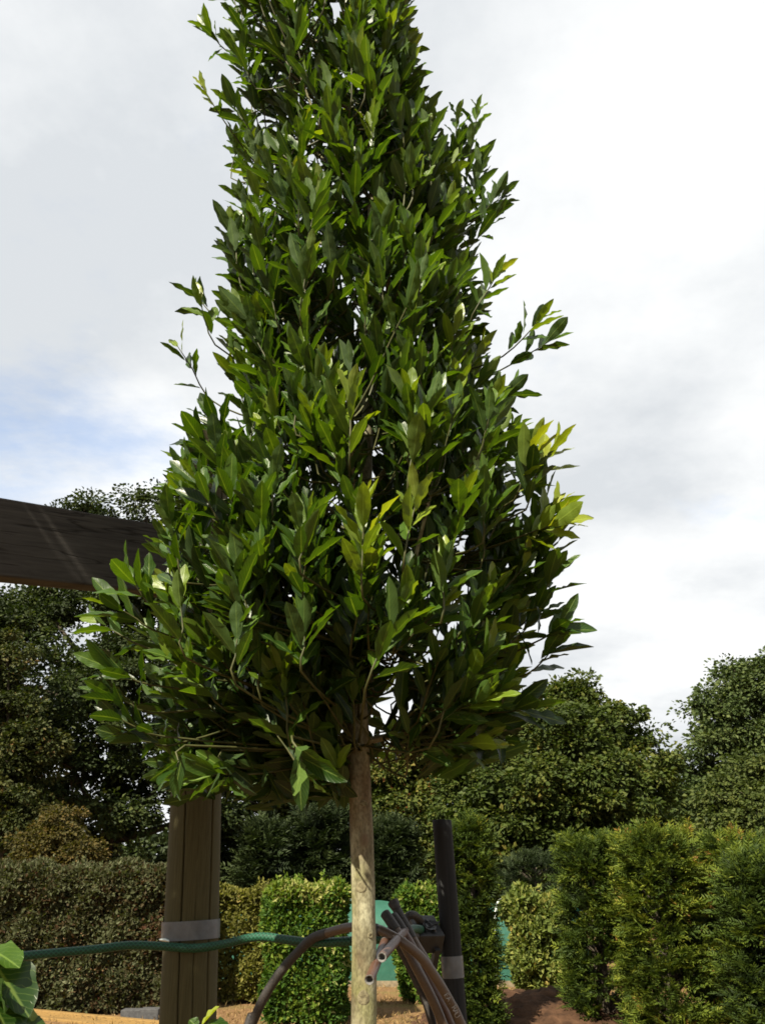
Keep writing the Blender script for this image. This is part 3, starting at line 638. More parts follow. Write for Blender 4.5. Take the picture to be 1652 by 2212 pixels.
# ------------------------------------------------------------------ pipes
def pipe_mat(name, c1, c2, rough=.38):
    m, t, o = mat(name); tcn = N(t, 'ShaderNodeTexCoord').outputs['Object']
    n = noise(t, 16, 5, tcn, .6); f = noise(t, 220, 3, tcn)
    c = ramp(t, [(.3, c1), (.7, c2)], n.outputs['Fac']).outputs[0]
    c = mixc(t, c, (.15, .12, .09), math_(t, 'MULTIPLY', math_(t, 'POWER', f.outputs['Fac'], 3.0), .6))
    r = math_(t, 'ADD', math_(t, 'MULTIPLY', n.outputs['Fac'], .25), rough - .1)
    L(t, pbsdf(t, c, r, bump(t, f.outputs['Fac'], .15, .001), .4).outputs[0], o.inputs[0]); return m
M['pipe'] = pipe_mat('brown_pipe_plastic', (.038, .023, .013), (.070, .043, .025))
M['pipered'] = pipe_mat('reddish_pipe_plastic', (.048, .019, .011), (.068, .032, .019))
M['insul'] = pipe_mat('black_insulation', (.007, .007, .0075), (.015, .0145, .0145), .6)
M['cut'] = simple('cut_pipe_rim', (.06, .06, .056), (.15, .145, .135), 80, .7)
def c2(cx, cy, Y): return atS(900 + cx / 4.13, 2250 + cy / 4.13, Y)
def c7(cx, cy, Y): return atS(600 + cx / 2.36, 2200 + cy / 2.36, Y)
def pw(w, Y): return w / 4.13 / 2160 * (Y / 1.15) / 2     # radius of a pipe w units wide in the 4.13x view
def pipe(name, label, pts, r, m, sleeve=None, sm='insul', cut=None, group='brown pipes hung on the black post'):
    root = empty(name, pts[0], label, 'pipe', group); b = Bag(); b.tube(pts, r, 18, 10, True, hole=.72 if cut is not None else 0)
    link('tube', b.mesh('tube'), M[m], root)
    if sleeve is not None:
        b = Bag(); b.tube(sleeve, r * 1.10, 18, 10, True); link('sleeve', b.mesh('sleeve'), M[sm], root)
    if cut is not None:
        p, d = cut; d = unit(d); b = Bag(); b.tube([p + d * .001, p - d * .012], [r * .97, r * 1.0], 18, 1, True, hole=.72, ends=(0,)); link('cut_rim', b.mesh('cut_rim'), M['cut'], root)
    return root
r = pw(98, 2.55)
down = lambda p, z, dx_=.10, dy_=.05: np.array([p[0] + dx_, p[1] + dy_, z])
# A: long arch passing behind the trunk
A1 = [c7(60, 960, 2.75), c7(90, 925, 2.75), c7(160, 770, 2.72), c7(260, 615, 2.70), c7(370, 490, 2.68), c7(450, 415, 2.66), c7(540, 382, 2.62), c7(650, 352, 2.56), c7(740, 345, 2.52), c7(830, 358, 2.5)]
A2 = [c2(310, 455, 2.48), c2(500, 565, 2.46), c2(690, 725, 2.47), c2(850, 950, 2.49), c2(990, 1190, 2.51), c2(1095, 1400, 2.53)]
e = A2[-1]; A2 += [np.array([e[0] + .10, e[1] + .03, 1.1]), np.array([e[0] + .16, e[1] + .05, .55]), np.array([e[0] + .18, e[1] + .06, .0])]
s_ = A1[0]; A1 = [np.array([s_[0] - .16, s_[1], .02]), np.array([s_[0] - .13, s_[1], .8])] + A1
pA = pipe('brown_pipe', 'long lettered brown pipe arching behind the bay trunk and down past the black post', A1 + A2, r, 'pipe', [A1[-2], A1[-1], c2(200, 425, 2.5), c2(255, 440, 2.49)])
b = Bag(); b.tube(A1[:9], r * 1.06, 18, 8); link('sleeve', b.mesh('sleeve'), M['insul'], pA)
# B, C, D: capped uprights of the bundle
def bundle(name, label, top, rest, rr, m='pipe', sl=3, Yb=2.5):
    pts = top + rest; e = pts[-1]
    pts = pts + [np.array([e[0] + .09, e[1] + .03, 1.1]), np.array([e[0] + .14, e[1] + .05, .5]), np.array([e[0] + .15, e[1] + .06, .0])]
    return pipe(name, label, pts, rr, m, top[:sl])
bundle('brown_pipe', 'brown pipe with a rounded black sleeve top nearest the bay trunk', [c2(305, 255, 2.56), c2(360, 335, 2.55), c2(425, 430, 2.54)],
       [c2(500, 570, 2.535), c2(590, 740, 2.53), c2(690, 930, 2.53), c2(800, 1150, 2.54), c2(905, 1400, 2.55)], r * 1.02, 'pipe')
bundle('brown_pipe', 'brown pipe with black sleeve squeezed behind the first sleeved pipe', [c2(395, 285, 2.62), c2(455, 370, 2.60), c2(505, 460, 2.59)],
       [c2(570, 570, 2.58), c2(660, 740, 2.57), c2(760, 930, 2.57), c2(870, 1160, 2.57), c2(980, 1400, 2.58)], r * .98, 'pipered')
bundle('brown_pipe', 'tallest brown pipe of the bundle, its flared black top above the tape', [c2(405, 165, 2.66), c2(470, 290, 2.64), c2(560, 450, 2.62), c2(600, 525, 2.61)],
       [c2(660, 630, 2.60), c2(740, 760, 2.60), c2(850, 980, 2.60), c2(960, 1190, 2.61), c2(1050, 1400, 2.62)], r * .95, 'pipe', 4)
fl = Bag(); tp = c2(402, 158, 2.66); ax = unit(tp - c2(470, 290, 2.64)); fl.tube([tp - ax * .02, tp, tp + ax * .006], [r * 1.0, r * 1.3, r * 1.36], 18, 1, True, hole=.8)
link('flared_end', fl.mesh('flared_end'), M['insul'], [o for o in COL.objects if o.name.startswith('brown_pipe') and o.type == 'EMPTY'][-1])
# G: shaded black pipe under the bundle
g_ = [c2(430, 560, 2.60), c2(520, 730, 2.60), c2(620, 930, 2.60), c2(720, 1150, 2.60), c2(800, 1400, 2.60)]; e = g_[-1]
pipe('black_pipe', 'shaded black pipe along the underside of the brown bundle', g_ + [np.array([e[0] + .09, e[1] + .03, 1.0]), np.array([e[0] + .13, e[1] + .03, .0])], r * .9, 'insul')
# E, F: cut ends pointing at the viewer
E_ = [c2(275, 715, 2.28), c2(330, 650, 2.34), c2(400, 570, 2.41), c2(470, 490, 2.52), c2(540, 420, 2.66)]
pipe('cut_pipe', 'short cut brown pipe with a chalky rim poking out right of the bay trunk', E_, r * .93, 'pipered', None, cut=(E_[0], E_[0] - E_[1]))
F_ = [c2(145, 950, 2.20), c2(195, 830, 2.26), c2(250, 690, 2.36), c2(305, 560, 2.47), c2(370, 430, 2.6)]
pipe('cut_pipe', 'lower cut brown pipe whose open end crosses the bay trunk', F_, r * .93, 'pipered', [F_[-2], (F_[-2] + F_[-1]) / 2, F_[-1]], cut=(F_[0], F_[0] - F_[1]))
# H: small black loop behind the box
H_ = [c2(500, 400, 2.80), c2(535, 300, 2.80), c2(590, 272, 2.80), c2(645, 300, 2.82), c2(690, 360, 2.86)]
pipe('black_pipe', 'short black pipe elbow looping over the bracket box', H_, r * .95, 'insul')

# chalky lettering on the front pipe, laid along its surface
M['ink'] = simple('chalk_ink', (.14, .13, .115), (.28, .26, .24), 200, .8)
curve = catmull(A2[:6], 12); cpx, cpy, _ = project(curve)
def letter(ch, cx, cy, size, ang, parent, Yc):
    c = c2(cx, cy, Yc); i_ = int(np.argmin(np.linalg.norm(curve - c, axis=1))); tdir = unit(curve[min(i_ + 1, len(curve) - 1)] - curve[i_ - 1])
    view = unit(np.array([0, 0, CAMH]) - curve[i_])
    cu = bpy.data.curves.new('letter', 'FONT'); cu.body = ch; cu.size = size; cu.align_x = 'CENTER'; cu.align_y = 'CENTER'; cu.extrude = .0006; cu.resolution_u = 2
    tmp = bpy.data.objects.new('tmp', cu); COL.objects.link(tmp)
    dg = bpy.context.evaluated_depsgraph_get(); me = bpy.data.meshes.new_from_object(tmp.evaluated_get(dg)); bpy.data.objects.remove(tmp)
    co = np.zeros(len(me.vertices) * 3); me.vertices.foreach_get('co', co); co = co.reshape(-1, 3)
    side = unit(np.cross(tdir, view)); vv = unit(np.cross(side, tdir))
    if side[0] < 0: side = -side
    offc = np.dot(c - curve[i_], side); ang_s = (offc + co[:, 1]) / r
    ang_s = np.clip(ang_s, -1.3, 1.3)
    P = curve[i_] + co[:, :1] * tdir + (np.sin(ang_s) * (r + .0008))[:, None] * side + ((np.cos(ang_s)) * (r + .0008))[:, None] * vv + co[:, 2:3] * vv
    me.vertices.foreach_set('co', P.astype(np.float32).ravel()); me.materials.clear(); me.update()
    return link('lettering', me, M['ink'], parent)
for ch, cx, cy, sz in (('E', 935, 1090, .017), ('A', 968, 1145, .017), (',', 992, 1190, .014), ('R', 1035, 1258, .019), ('A', 1052, 1300, .018), ('U', 1068, 1345, .02)):
    letter(ch, cx, cy, sz, 0, pA, 2.5)

# ------------------------------------------------------------------ garden hose
def hose_mat():
    m, t, o = mat('green_braided_hose'); uv = N(t, 'ShaderNodeUVMap').outputs[0]; s = N(t, 'ShaderNodeSeparateXYZ'); L(t, uv, s.inputs[0])
    u = math_(t, 'MULTIPLY', s.outputs[0], 6.0); v = math_(t, 'MULTIPLY', s.outputs[1], 75.0)
    def line(a): return math_(t, 'GREATER_THAN', math_(t, 'ABSOLUTE', math_(t, 'SUBTRACT', math_(t, 'FRACT', a), .5)), .40)
    ln_ = math_(t, 'MAXIMUM', line(math_(t, 'ADD', u, v)), line(math_(t, 'ADD', math_(t, 'SUBTRACT', u, v), 500.0)))
    c = mixc(t, (.002, .026, .013), (.012, .080, .042), ln_)
    L(t, pbsdf(t, c, .5, bump(t, ln_, .3, .001), .3).outputs[0], o.inputs[0]); return m
M['hose'] = hose_mat()
HY = PY - PR * 1.05 - .012
hp = [(-260, 2095), (-120, 2080), (38, 2066), (100, 2060), (200, 2051), (280, 2042), (350, 2044), (420, 2048), (480, 2040), (540, 2026), (575, 2024), (620, 2030), (680, 2036), (752, 2033), (800, 2030), (850, 2024)]
Yh = np.interp([p[0] for p in hp], [-260, 300, 405, 480, 752, 850], [HY - .25, HY - .02, HY, HY - .01, 2.62, 2.56])
P = [at(x, y, yy) for (x, y), yy in zip(hp, Yh)]; P += [c2(480, 470, 2.62), c2(600, 420, 2.72), np.array(bc) + [0, .02, .01]]
b = Bag(); b.tube(P, 8.6 * mpp(2040, HY), 20, 12); ho = link('garden_hose', b.mesh('garden_hose'), M['hose'])
tag(ho, 'dark green braided garden hose strung across the timber post behind the bay trunk', 'hose')

# ------------------------------------------------------------------ bay tree
BYY = 2.3
NR = 10
def leaf_template(curl, fold, wave, phase, asym, twist=0.0, shape=0):
    t = np.linspace(0, 1, NR); 
    wprof = [np.sin(np.pi * t ** 1.05) ** .66, np.sin(np.pi * t ** 1.4) ** .62, np.sin(np.pi * t) ** .72][shape] * .5
    wprof[0] = .02; wprof[-1] = .03
    y = t; z0 = -curl * t ** 2
    l = []; 
    for sgn in (-1, 0, 1):
        if sgn == 0: X = asym * np.sin(np.pi * t) * .3; Zz = z0
        else:
            wv = .75 * wave * np.sin(t * 17 + phase + sgn * 1.1) * wprof * 2
            X = sgn * wprof * (1 + .045 * np.sin(t * 19 + phase * 2 + sgn)) + asym * np.sin(np.pi * t) * .3
            Zz = z0 + fold * wprof + wv * .5 + twist * sgn * wprof * t
        l.append(np.stack([X, y, Zz], 1))
    V = np.stack(l, 1).reshape(-1, 3)
    i, j = np.meshgrid(np.arange(NR - 1), np.arange(2), indexing='ij'); k = (i * 3 + j).ravel()
    F = np.stack([k, k + 1, k + 4, k + 3], 1)
    UV = np.stack([np.tile([0, .5, 1.], NR), np.repeat(t, 3)], 1)
    return V, F, UV
TPL = [leaf_template(c, f, w_, p, a, tw, sh) for c, f, w_, p, a, tw, sh in
       [(.10, .45, .22, 0, .05, 0, 0), (.22, .30, .30, 1.3, -.06, .2, 1), (-.06, .55, .18, 2.1, .08, -.1, 0), (.34, .25, .34, 3.2, 0, .25, 2), (.05, .70, .15, 4.0, -.1, .1, 0), (.16, .15, .40, 5.1, .1, -.35, 1),
        (.55, .35, .25, .7, .03, .1, 0), (-.14, .40, .28, 2.7, -.04, -.2, 2)]]
base = at(780, 2212, BYY); AX, AY = base[0], BYY
def axis(z): return np.array([AX + .012 * math.sin(z * 2.1) + .006 * math.sin(z * 5), AY + .01 * math.sin(z * 1.7 + 1), z])
# silhouette rows: picture y, left edge, right edge
sil = np.array([(-330, 640, 740), (-180, 560, 800), (-60, 500, 840), (40, 480, 855), (140, 470, 875), (260, 480, 900), (380, 500, 940), (470, 510, 985), (560, 520, 1000), (640, 480, 1055), (740, 465, 1085), (840, 465, 1070), (930, 470, 1085),
                (1020, 435, 1145), (1110, 400, 1172), (1200, 375, 1172), (1300, 350, 1168), (1400, 335, 1155), (1490, 330, 1120), (1570, 350, 1080), (1640, 385, 1040), (1700, 430, 960)], float)
zz = np.array([at(800, y, BYY)[2] for y in sil[:, 0]])[::-1]
xl = np.array([at(x, y, BYY)[0] for y, x, _ in sil])[::-1]; xr = np.array([at(x, y, BYY)[0] for y, _, x in sil])[::-1]
ZB, ZT = zz[0], zz[-1]
def crown_r(z, th):
    l = AX - np.interp(z, zz, xl); r_ = np.interp(z, zz, xr) - AX
    c = np.cos(th); s2 = (c + 1) / 2
    return l * (1 - s2) + r_ * s2
shoots = []                                   # (base, tip, nleaves, tone shift, leaf scale)
ns = 1180
zc_ = np.linspace(ZB, ZT, 400); wz = crown_r(zc_, np.pi) + crown_r(zc_, 0); cdf = np.cumsum(wz) / wz.sum()
zs = np.interp((np.arange(ns) + rng.random(ns)) / ns, cdf, zc_); ths = (np.arange(ns) * 2.39996 + rng.normal(0, .25, ns)) % (2 * np.pi)
for z, th in zip(zs, ths):
    u = rng.random(); f = .25 + .75 * math.sqrt(u); Rr = crown_r(z, th) * f * 1.0
    rel = (z - ZB) / (ZT - ZB)
    out_ = np.array([math.cos(th), math.sin(th), 0])
    if th > np.pi * .9 and th < 2 * np.pi * .99 and z < ZB + .16 and f > .3:      # the underside is open towards the light
        if rng.random() < .35: continue
    lump = math.sin(z * 6.1 + 2.2 * math.cos(th) + 1.0) * .6 + math.sin(z * 11.3 + 3 * th) * .4 + math.sin(2 * th + z * 3.7) * .4
    if lump < -.45 and rng.random() < .5: continue
    tip = axis(z) + out_ * Rr * (1 + .11 * lump)
    lo = max(0, 1 - rel / .16)
    d = unit(np.array([0, 0, 1.0 - .75 * lo]) + out_ * (.45 + .45 * lo) * rng.uniform(.6, 1.3) + rng.normal(0, .22, 3))
    ln = rng.uniform(.13, .23)
    shoots.append((tip - d * ln, tip, int(rng.integers(9, 15)), rng.normal(-.02, .07) + (.12 if f > .85 else -.12 - .16 * (.85 - f)), 1.0))  # inner leaves older and darker; crown shade also put into the tone
for q in range(95):                            # low skirt of the crown, hanging deepest on the left
    left = q < 68
    x_, y_, Y_ = (rng.uniform(350, 730), rng.uniform(1500, 1710), rng.uniform(2.25, 2.65)) if left else (rng.uniform(900, 1110), rng.uniform(1440, 1625), rng.uniform(2.1, 2.6))
    tip = at(x_, y_, Y_); o_ = unit((tip - axis(tip[2])) * [1, 1, 0]); d = unit(o_ * .8 + np.array([0, 0, rng.uniform(-.5, .5)]) + rng.normal(0, .25, 3))
    shoots.append((tip - d * .17, tip, 11, -.12, 1.0))  # lowered leaf tone stands in for the shade under the crown
for q in range(46):                            # dense lower growth on the sunny side of the fork
    s_ = rng.uniform(.12, .5); z = rng.uniform(1.80, 2.25); tip = axis(z) + np.array([-.574 * s_, -.819 * s_, s_]) + rng.normal(0, .05, 3)
    d = unit(np.array([-.35, -.5, .75]) + rng.normal(0, .25, 3)); shoots.append((tip - d * .16, tip, 11, -.05, 1.0))
def sh(x0, y0, x1, y1, Y0, Y1, n=9, tone=0.0, sc=1.0): shoots.append((at(x0, y0, Y0), at(x1, y1, Y1), n, tone * 1.3, sc))
G = .30
for a in [(490, 270, 437, 185, 2.25, 2.2, 5, .22, .8), (490, 110, 445, 60, 2.3, 2.25, 8, .1, .9), (520, 60, 500, -30, 2.2, 2.2, 9, .15, 1), (600, 60, 560, -20, 2.1, 2.1, 10, .1, 1), (660, 60, 690, -40, 2.1, 2.1, 10, .15, 1),
          (770, 90, 800, -20, 2.1, 2.1, 11, .1, 1), (830, 170, 870, 90, 2.2, 2.2, 11, .2, 1), (845, 130, 885, 105, 2.25, 2.25, 6, .2, .9),
          (975, 430, 988, 235, 2.35, 2.35, 17, .05, .9), (1000, 420, 1032, 235, 2.35, 2.35, 17, .12, .9), (1000, 490, 1040, 360, 2.35, 2.35, 15, 0, .95), (960, 500, 965, 340, 2.35, 2.35, 15, -.05, .95), (1010, 530, 1075, 410, 2.35, 2.3, 13, -.03, .95), (980, 560, 1010, 440, 2.3, 2.3, 14, -.05, .95), (990, 380, 1000, 290, 2.4, 2.4, 12, -.05, .9), (1020, 440, 1040, 330, 2.4, 2.4, 12, -.05, .9),
          (490, 1010, 425, 945, 2.25, 2.2, 11, -.02, 1), (480, 1080, 405, 1010, 2.25, 2.2, 11, 0, 1), (510, 980, 455, 900, 2.3, 2.25, 11, -.05, 1), (470, 1130, 395, 1060, 2.2, 2.15, 11, .02, 1), (480, 1050, 430, 985, 2.35, 2.35, 11, -.05, 1), (1110, 1240, 1170, 1150, 2.2, 2.15, 11, .05, 1), (1100, 1330, 1170, 1250, 2.2, 2.2, 11, 0, 1), (1090, 1400, 1165, 1320, 2.2, 2.2, 11, -.05, 1), (1020, 480, 1088, 420, 2.3, 2.3, 8, -.05, .9), (1010, 540, 1070, 470, 2.3, 2.3, 8, -.08, .9), (960, 420, 945, 320, 2.3, 2.3, 10, -.05, .85), (930, 330, 900, 220, 2.3, 2.3, 10, -.05, .95),
          (450, 860, 382, 745, 2.3, 2.25, 6, .16, .9), (465, 745, 432, 650, 2.25, 2.2, 5, .2, .85), (480, 700, 425, 640, 2.3, 2.3, 6, -.05, 1),
          (1085, 770, 1165, 690, 2.25, 2.2, 8, .16, .95), (1080, 800, 1190, 735, 2.3, 2.3, 7, -.05, .95), (1020, 680, 1075, 590, 2.2, 2.2, 11, .18, 1), (1060, 880, 1095, 850, 2.25, 2.25, 8, 0, 1),
          (1110, 1080, 1150, 960, 2.1, 2.05, 11, .34, 1), (1130, 1070, 1195, 970, 2.15, 2.1, 9, .34, .95), (1120, 1160, 1215, 1130, 2.1, 2.05, 9, .30, 1), (1130, 1200, 1200, 1090, 2.15, 2.1, 9, .30, 1), (1140, 1270, 1190, 1180, 2.2, 2.15, 10, .05, 1),
          (1150, 1390, 1215, 1350, 2.2, 2.15, 7, -.05, 1), (1130, 1460, 1195, 1400, 2.25, 2.2, 8, -.1, 1), (1150, 1330, 1195, 1240, 2.2, 2.15, 9, .0, 1), (1060, 1540, 1140, 1530, 2.25, 2.2, 7, -.15, 1.1), (1020, 1560, 1090, 1600, 2.3, 2.2, 8, -.2, 1.1), (960, 1560, 990, 1620, 2.3, 2.25, 8, -.25, 1.1),
          (340, 1320, 283, 1250, 2.0, 1.95, 8, .05, 1), (330, 1360, 250, 1310, 2.05, 2.0, 7, .02, 1), (320, 1400, 215, 1345, 2.1, 2.1, 6, .05, .95), (330, 1480, 240, 1445, 2.1, 2.05, 7, 0, 1), (350, 1590, 255, 1550, 2.1, 2.05, 7, -.1, 1), (330, 1540, 240, 1500, 2.1, 2.05, 7, -.08, 1), (370, 1610, 300, 1600, 2.15, 2.1, 7, -.12, 1),
          (630, 1590, 655, 1660, 1.9, 1.85, 7, .04, 1.1), (400, 1610, 378, 1680, 2.0, 1.95, 8, -.05, 1.05), (560, 1640, 600, 1700, 2.15, 2.15, 9, -.2, 1.05), (690, 1620, 690, 1710, 2.15, 2.15, 8, -.2, 1.1), (480, 1620, 500, 1690, 2.15, 2.1, 9, -.2, 1), (760, 1600, 830, 1640, 2.25, 2.2, 4, -.25, 1.2), (720, 1590, 730, 1660, 2.2, 2.2, 6, -.2, 1.1),
          (783, 1290, 785, 1110, 1.74, 1.72, 13, .26, 1.0), (755, 1000, 757, 850, 1.80, 1.80, 12, .26, 1.0), (870, 1230, 900, 1080, 1.76, 1.76, 9, .24, 1), (880, 1060, 900, 950, 1.85, 1.85, 12, .22, 1), (960, 1000, 970, 910, 1.95, 1.95, 10, .24, 1), (650, 1240, 665, 1120, 1.76, 1.76, 11, .10, 1), (520, 1330, 515, 1230, 1.8, 1.8, 12, .12, 1),
          (400, 1420, 390, 1300, 1.85, 1.85, 12, .1, 1), (510, 1480, 515, 1360, 1.8, 1.8, 12, .06, 1), (650, 1450, 655, 1350, 1.8, 1.8, 12, .06, 1), (590, 1130, 585, 1020, 1.85, 1.85, 12, .06, 1), (480, 1060, 470, 960, 1.95, 1.95, 12, .08, 1), (640, 940, 640, 850, 1.9, 1.9, 12, .03, 1), (705, 690, 715, 580, 1.95, 1.95, 9, .14, 1.05),
          (920, 680, 935, 610, 2.0, 2.0, 10, .16, 1), (810, 560, 830, 470, 2.0, 2.0, 12, .1, 1), (630, 480, 635, 390, 2.05, 2.05, 11, .14, 1), (890, 430, 885, 360, 2.05, 2.05, 10, .22, .95), (810, 470, 815, 400, 2.05, 2.05, 9, .14, 1), (600, 420, 610, 330, 2.1, 2.1, 10, .05, 1), (980, 900, 985, 830, 2.0, 2.0, 9, .18, 1)]: sh(*a)
# leaves
LB, LA, LN, LL, LW, LT, LK, LS = [], [], [], [], [], [], [], []
for si, (b0, t0, n, ts, sc) in enumerate(shoots):
    b0 = np.asarray(b0); t0 = np.asarray(t0); d = unit(t0 - b0); ref = unit(np.cross(d, [.3, .5, .81])); rf2 = np.cross(d, ref); ph0 = rng.uniform(0, 6.28); slen = np.linalg.norm(t0 - b0)
    for k_ in range(n):
        f = (k_ + .6) / n; f2 = f ** .75; an = ph0 + k_ * 2.39996 + rng.normal(0, .3)
        rad = np.cos(an) * ref + np.sin(an) * rf2
        open_ = R(54 - 38 * f + rng.normal(0, 9)); ax = unit(d * math.cos(open_) + rad * math.sin(open_) + np.array([0, 0, .10]))
        nn = unit(d * math.sin(open_) - rad * math.cos(open_) + rng.normal(0, .30, 3) + np.array([-.30, -.42, .50]) * rng.uniform(.1, 1.1))
        p = b0 + d * slen * f2
        ln = (.106 - .032 * max(0, (f - .72) / .28) - .012 * max(0, (.3 - f) / .3)) * rng.uniform(.78, 1.2) * sc
        LS.append(si); LB.append(p + ax * .006); LA.append(ax); LN.append(nn); LL.append(ln); LW.append(ln * rng.uniform(.27, .36)); LK.append(int(rng.integers(len(TPL))))
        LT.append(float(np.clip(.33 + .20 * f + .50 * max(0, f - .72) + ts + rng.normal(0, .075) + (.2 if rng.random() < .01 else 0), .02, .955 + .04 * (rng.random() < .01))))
LB, LA, LN = map(np.array, (LB, LA, LN)); LL, LW, LT, LK = map(np.array, (LL, LW, LT, LK))
# the crown opens round the fork of the trunk: bare underside in front and a thin patch to its right
mid_ = LB + LA * (LL * .5)[:, None]; qx, qy, _ = project(mid_); ytip = project(LB + LA * LL[:, None])[1]
rx = mid_[:, 0] - AX; rz = mid_[:, 2]
cav = (qx > 742) & (qx < 845) & (qy > 1490) & (mid_[:, 1] < BYY + .03)
thin = (qx > 815) & (qx < 950) & (qy > 1400) & (rng.random(len(qx)) < .55)
low = (np.maximum(qy, ytip) > np.interp(qx, [300, 370, 740, 775, 850, 870, 960, 1110, 1150], [1640, 1735, 1760, 1640, 1640, 1620, 1665, 1660, 1600]))
sx, sy, sz_ = mid_[:, 0] - AX, mid_[:, 1] - AY, mid_[:, 2]; along = sx * -.574 + sy * -.819; lat = sx * .819 - sy * .574
gapl = (np.abs(lat) < .055) & (along > 0) & (sz_ - along * math.tan(SUN_EL) < 1.70)
fork = (np.abs(qx - 727) < 15) & (qy < 58)
keep = ~(cav | thin | low | gapl | fork); nleft = np.bincount(np.array(LS)[keep], minlength=len(shoots))
LB, LA, LN, LL, LW, LT, LK = [a_[keep] for a_ in (LB, LA, LN, LL, LW, LT, LK)]
S_ = unit(np.cross(LA, LN)); Z_ = np.cross(S_, LA)
# which leaves show largest: small depth test over the picture
samp = np.concatenate([LB + LA * (LL * f)[:, None] + S_ * (LW * g_)[:, None] for f, g_ in ((.15, 0), (.35, -.28), (.35, .28), (.5, 0), (.65, -.25), (.65, .25), (.85, 0))])
ids = np.tile(np.arange(len(LB)), 7); px, py, dep = project(samp)
cell = (px // 9).astype(int) * 4000 + (py // 9).astype(int); inside = (px > 0) & (px < 1652) & (py > 0) & (py < 2212)
order = np.lexsort((dep, cell)); oc = cell[order]; first = np.r_[True, oc[1:] != oc[:-1]]; win = order[first]; win = win[inside[win]]
face = np.abs(np.einsum('ij,ij->i', Z_, unit(np.array([0, 0, CAMH]) - LB)))
score = np.bincount(ids[win], minlength=len(LB)) * LL * LW * (face + .15) / np.linalg.norm(LB - [0, 0, CAMH], axis=1) ** 2
big = np.zeros(len(LB), bool); big[np.argsort(-score)[:300]] = True

bay = empty('bay_tree', (AX, AY, 0), 'tall glossy green bay laurel on a slim pale trunk in front of the posts', 'tree')
# trunk
tz = np.linspace(-.1, ZT - .25, 90); b = Bag()
rad = np.interp(tz, [-.1, 1.3, 1.7, 2.03, 2.1, 2.6, 3.5, 4.6, 6], [.034, .0298, .0287, .0285, .023, .019, .015, .009, .004])
rad = rad * (1 + .02 * np.sin(tz * 19) + .015 * np.sin(tz * 43 + 1))
b.tube([axis(z) for z in tz], rad, 28, 1)
link('trunk', b.mesh('trunk'), M['bay_bark'], bay)
M['knot'] = simple('dark_knot_bark', (.06, .050, .028), (.17, .15, .085), 160, .9, .6, .003)
for z_, a_, kr, fl in ((1.635, -1.72, .013, .8), (1.40, -1.60, .014, .9), (1.83, -1.25, .010, .6), (1.53, -.95, .008, .7), (1.30, -2.3, .008, .7)):      # knots and pruning scars
    rt = float(np.interp(z_, tz, rad)); n_ = np.array([math.cos(a_), math.sin(a_), 0]); t_ = np.array([-n_[1], n_[0], 0]); V = []
    for q_, (rr_, h_) in enumerate(((1.25, -.0010), (.95, .0012), (.62, .0014), (.3, .0004), (.02, .0))):
        for th in np.linspace(0, 2 * np.pi, 14, endpoint=False):
            u_ = kr * rr_ * math.cos(th); w_ = kr * rr_ * fl * (math.sin(th) + (.35 * (1 - abs(math.cos(th))) if math.sin(th) > 0 else 0))
            ang = u_ / rt; V.append(axis(z_ + w_) + (rt + h_) * (n_ * math.cos(ang) + t_ * math.sin(ang)))
    F = [[q_ * 14 + k_, q_ * 14 + (k_ + 1) % 14, (q_ + 1) * 14 + (k_ + 1) % 14, (q_ + 1) * 14 + k_] for q_ in range(4) for k_ in range(14)]
    link('knot', make_mesh('knot', np.array(V), np.array(F)), M['knot'], bay)
# limbs
limb_nodes = []; limb_par = []
nl = 44
for q in range(nl):
    z0 = 1.98 + (ZT - 2.5) * (q / nl) ** 1.05; th = q * 2.39996 + .4; zt_ = min(z0 + rng.uniform(.22, .5), ZT - .1); Rr = crown_r(zt_, th) * rng.uniform(.62, .8)
    st = axis(z0); en_ = axis(zt_) + np.array([math.cos(th), math.sin(th), 0]) * Rr
    mid = st * .5 + en_ * .5 + np.array([math.cos(th), math.sin(th), 0]) * .03 - [0, 0, .06 + rng.uniform(-.03, .03)]
    Pl = catmull([st, mid, en_], 6); limb_nodes.append(Pl); b = Bag(); r0 = np.interp(z0, [2, 5], [.0105, .006]); b.tube(Pl, [r0, r0 * .7, r0 * .4], 7, 1)
    link('branch', b.mesh('branch'), M['bay_bark'], bay)
LNODE = np.vstack(limb_nodes); 
b = Bag()
for si, (b0, t0, n, ts, sc) in enumerate(shoots):
    if nleft[si] < 5 or project(np.array([b0]))[1][0] > 1690: continue
    dd = np.linalg.norm(LNODE - b0, axis=1) + .6 * np.maximum(0, LNODE[:, 2] - b0[2]); nd = LNODE[np.argmin(dd)]
    b.tube([nd, (nd + b0) / 2 + [0, 0, -.012], b0, (b0 + t0) / 2 + rng.normal(0, .003, 3), t0], [.0034, .003, .0026, .0022, .0012], 5, 2, False)
tw = link('twigs', b.mesh('twigs'), M['twig'], bay); tw['kind'] = 'stuff'
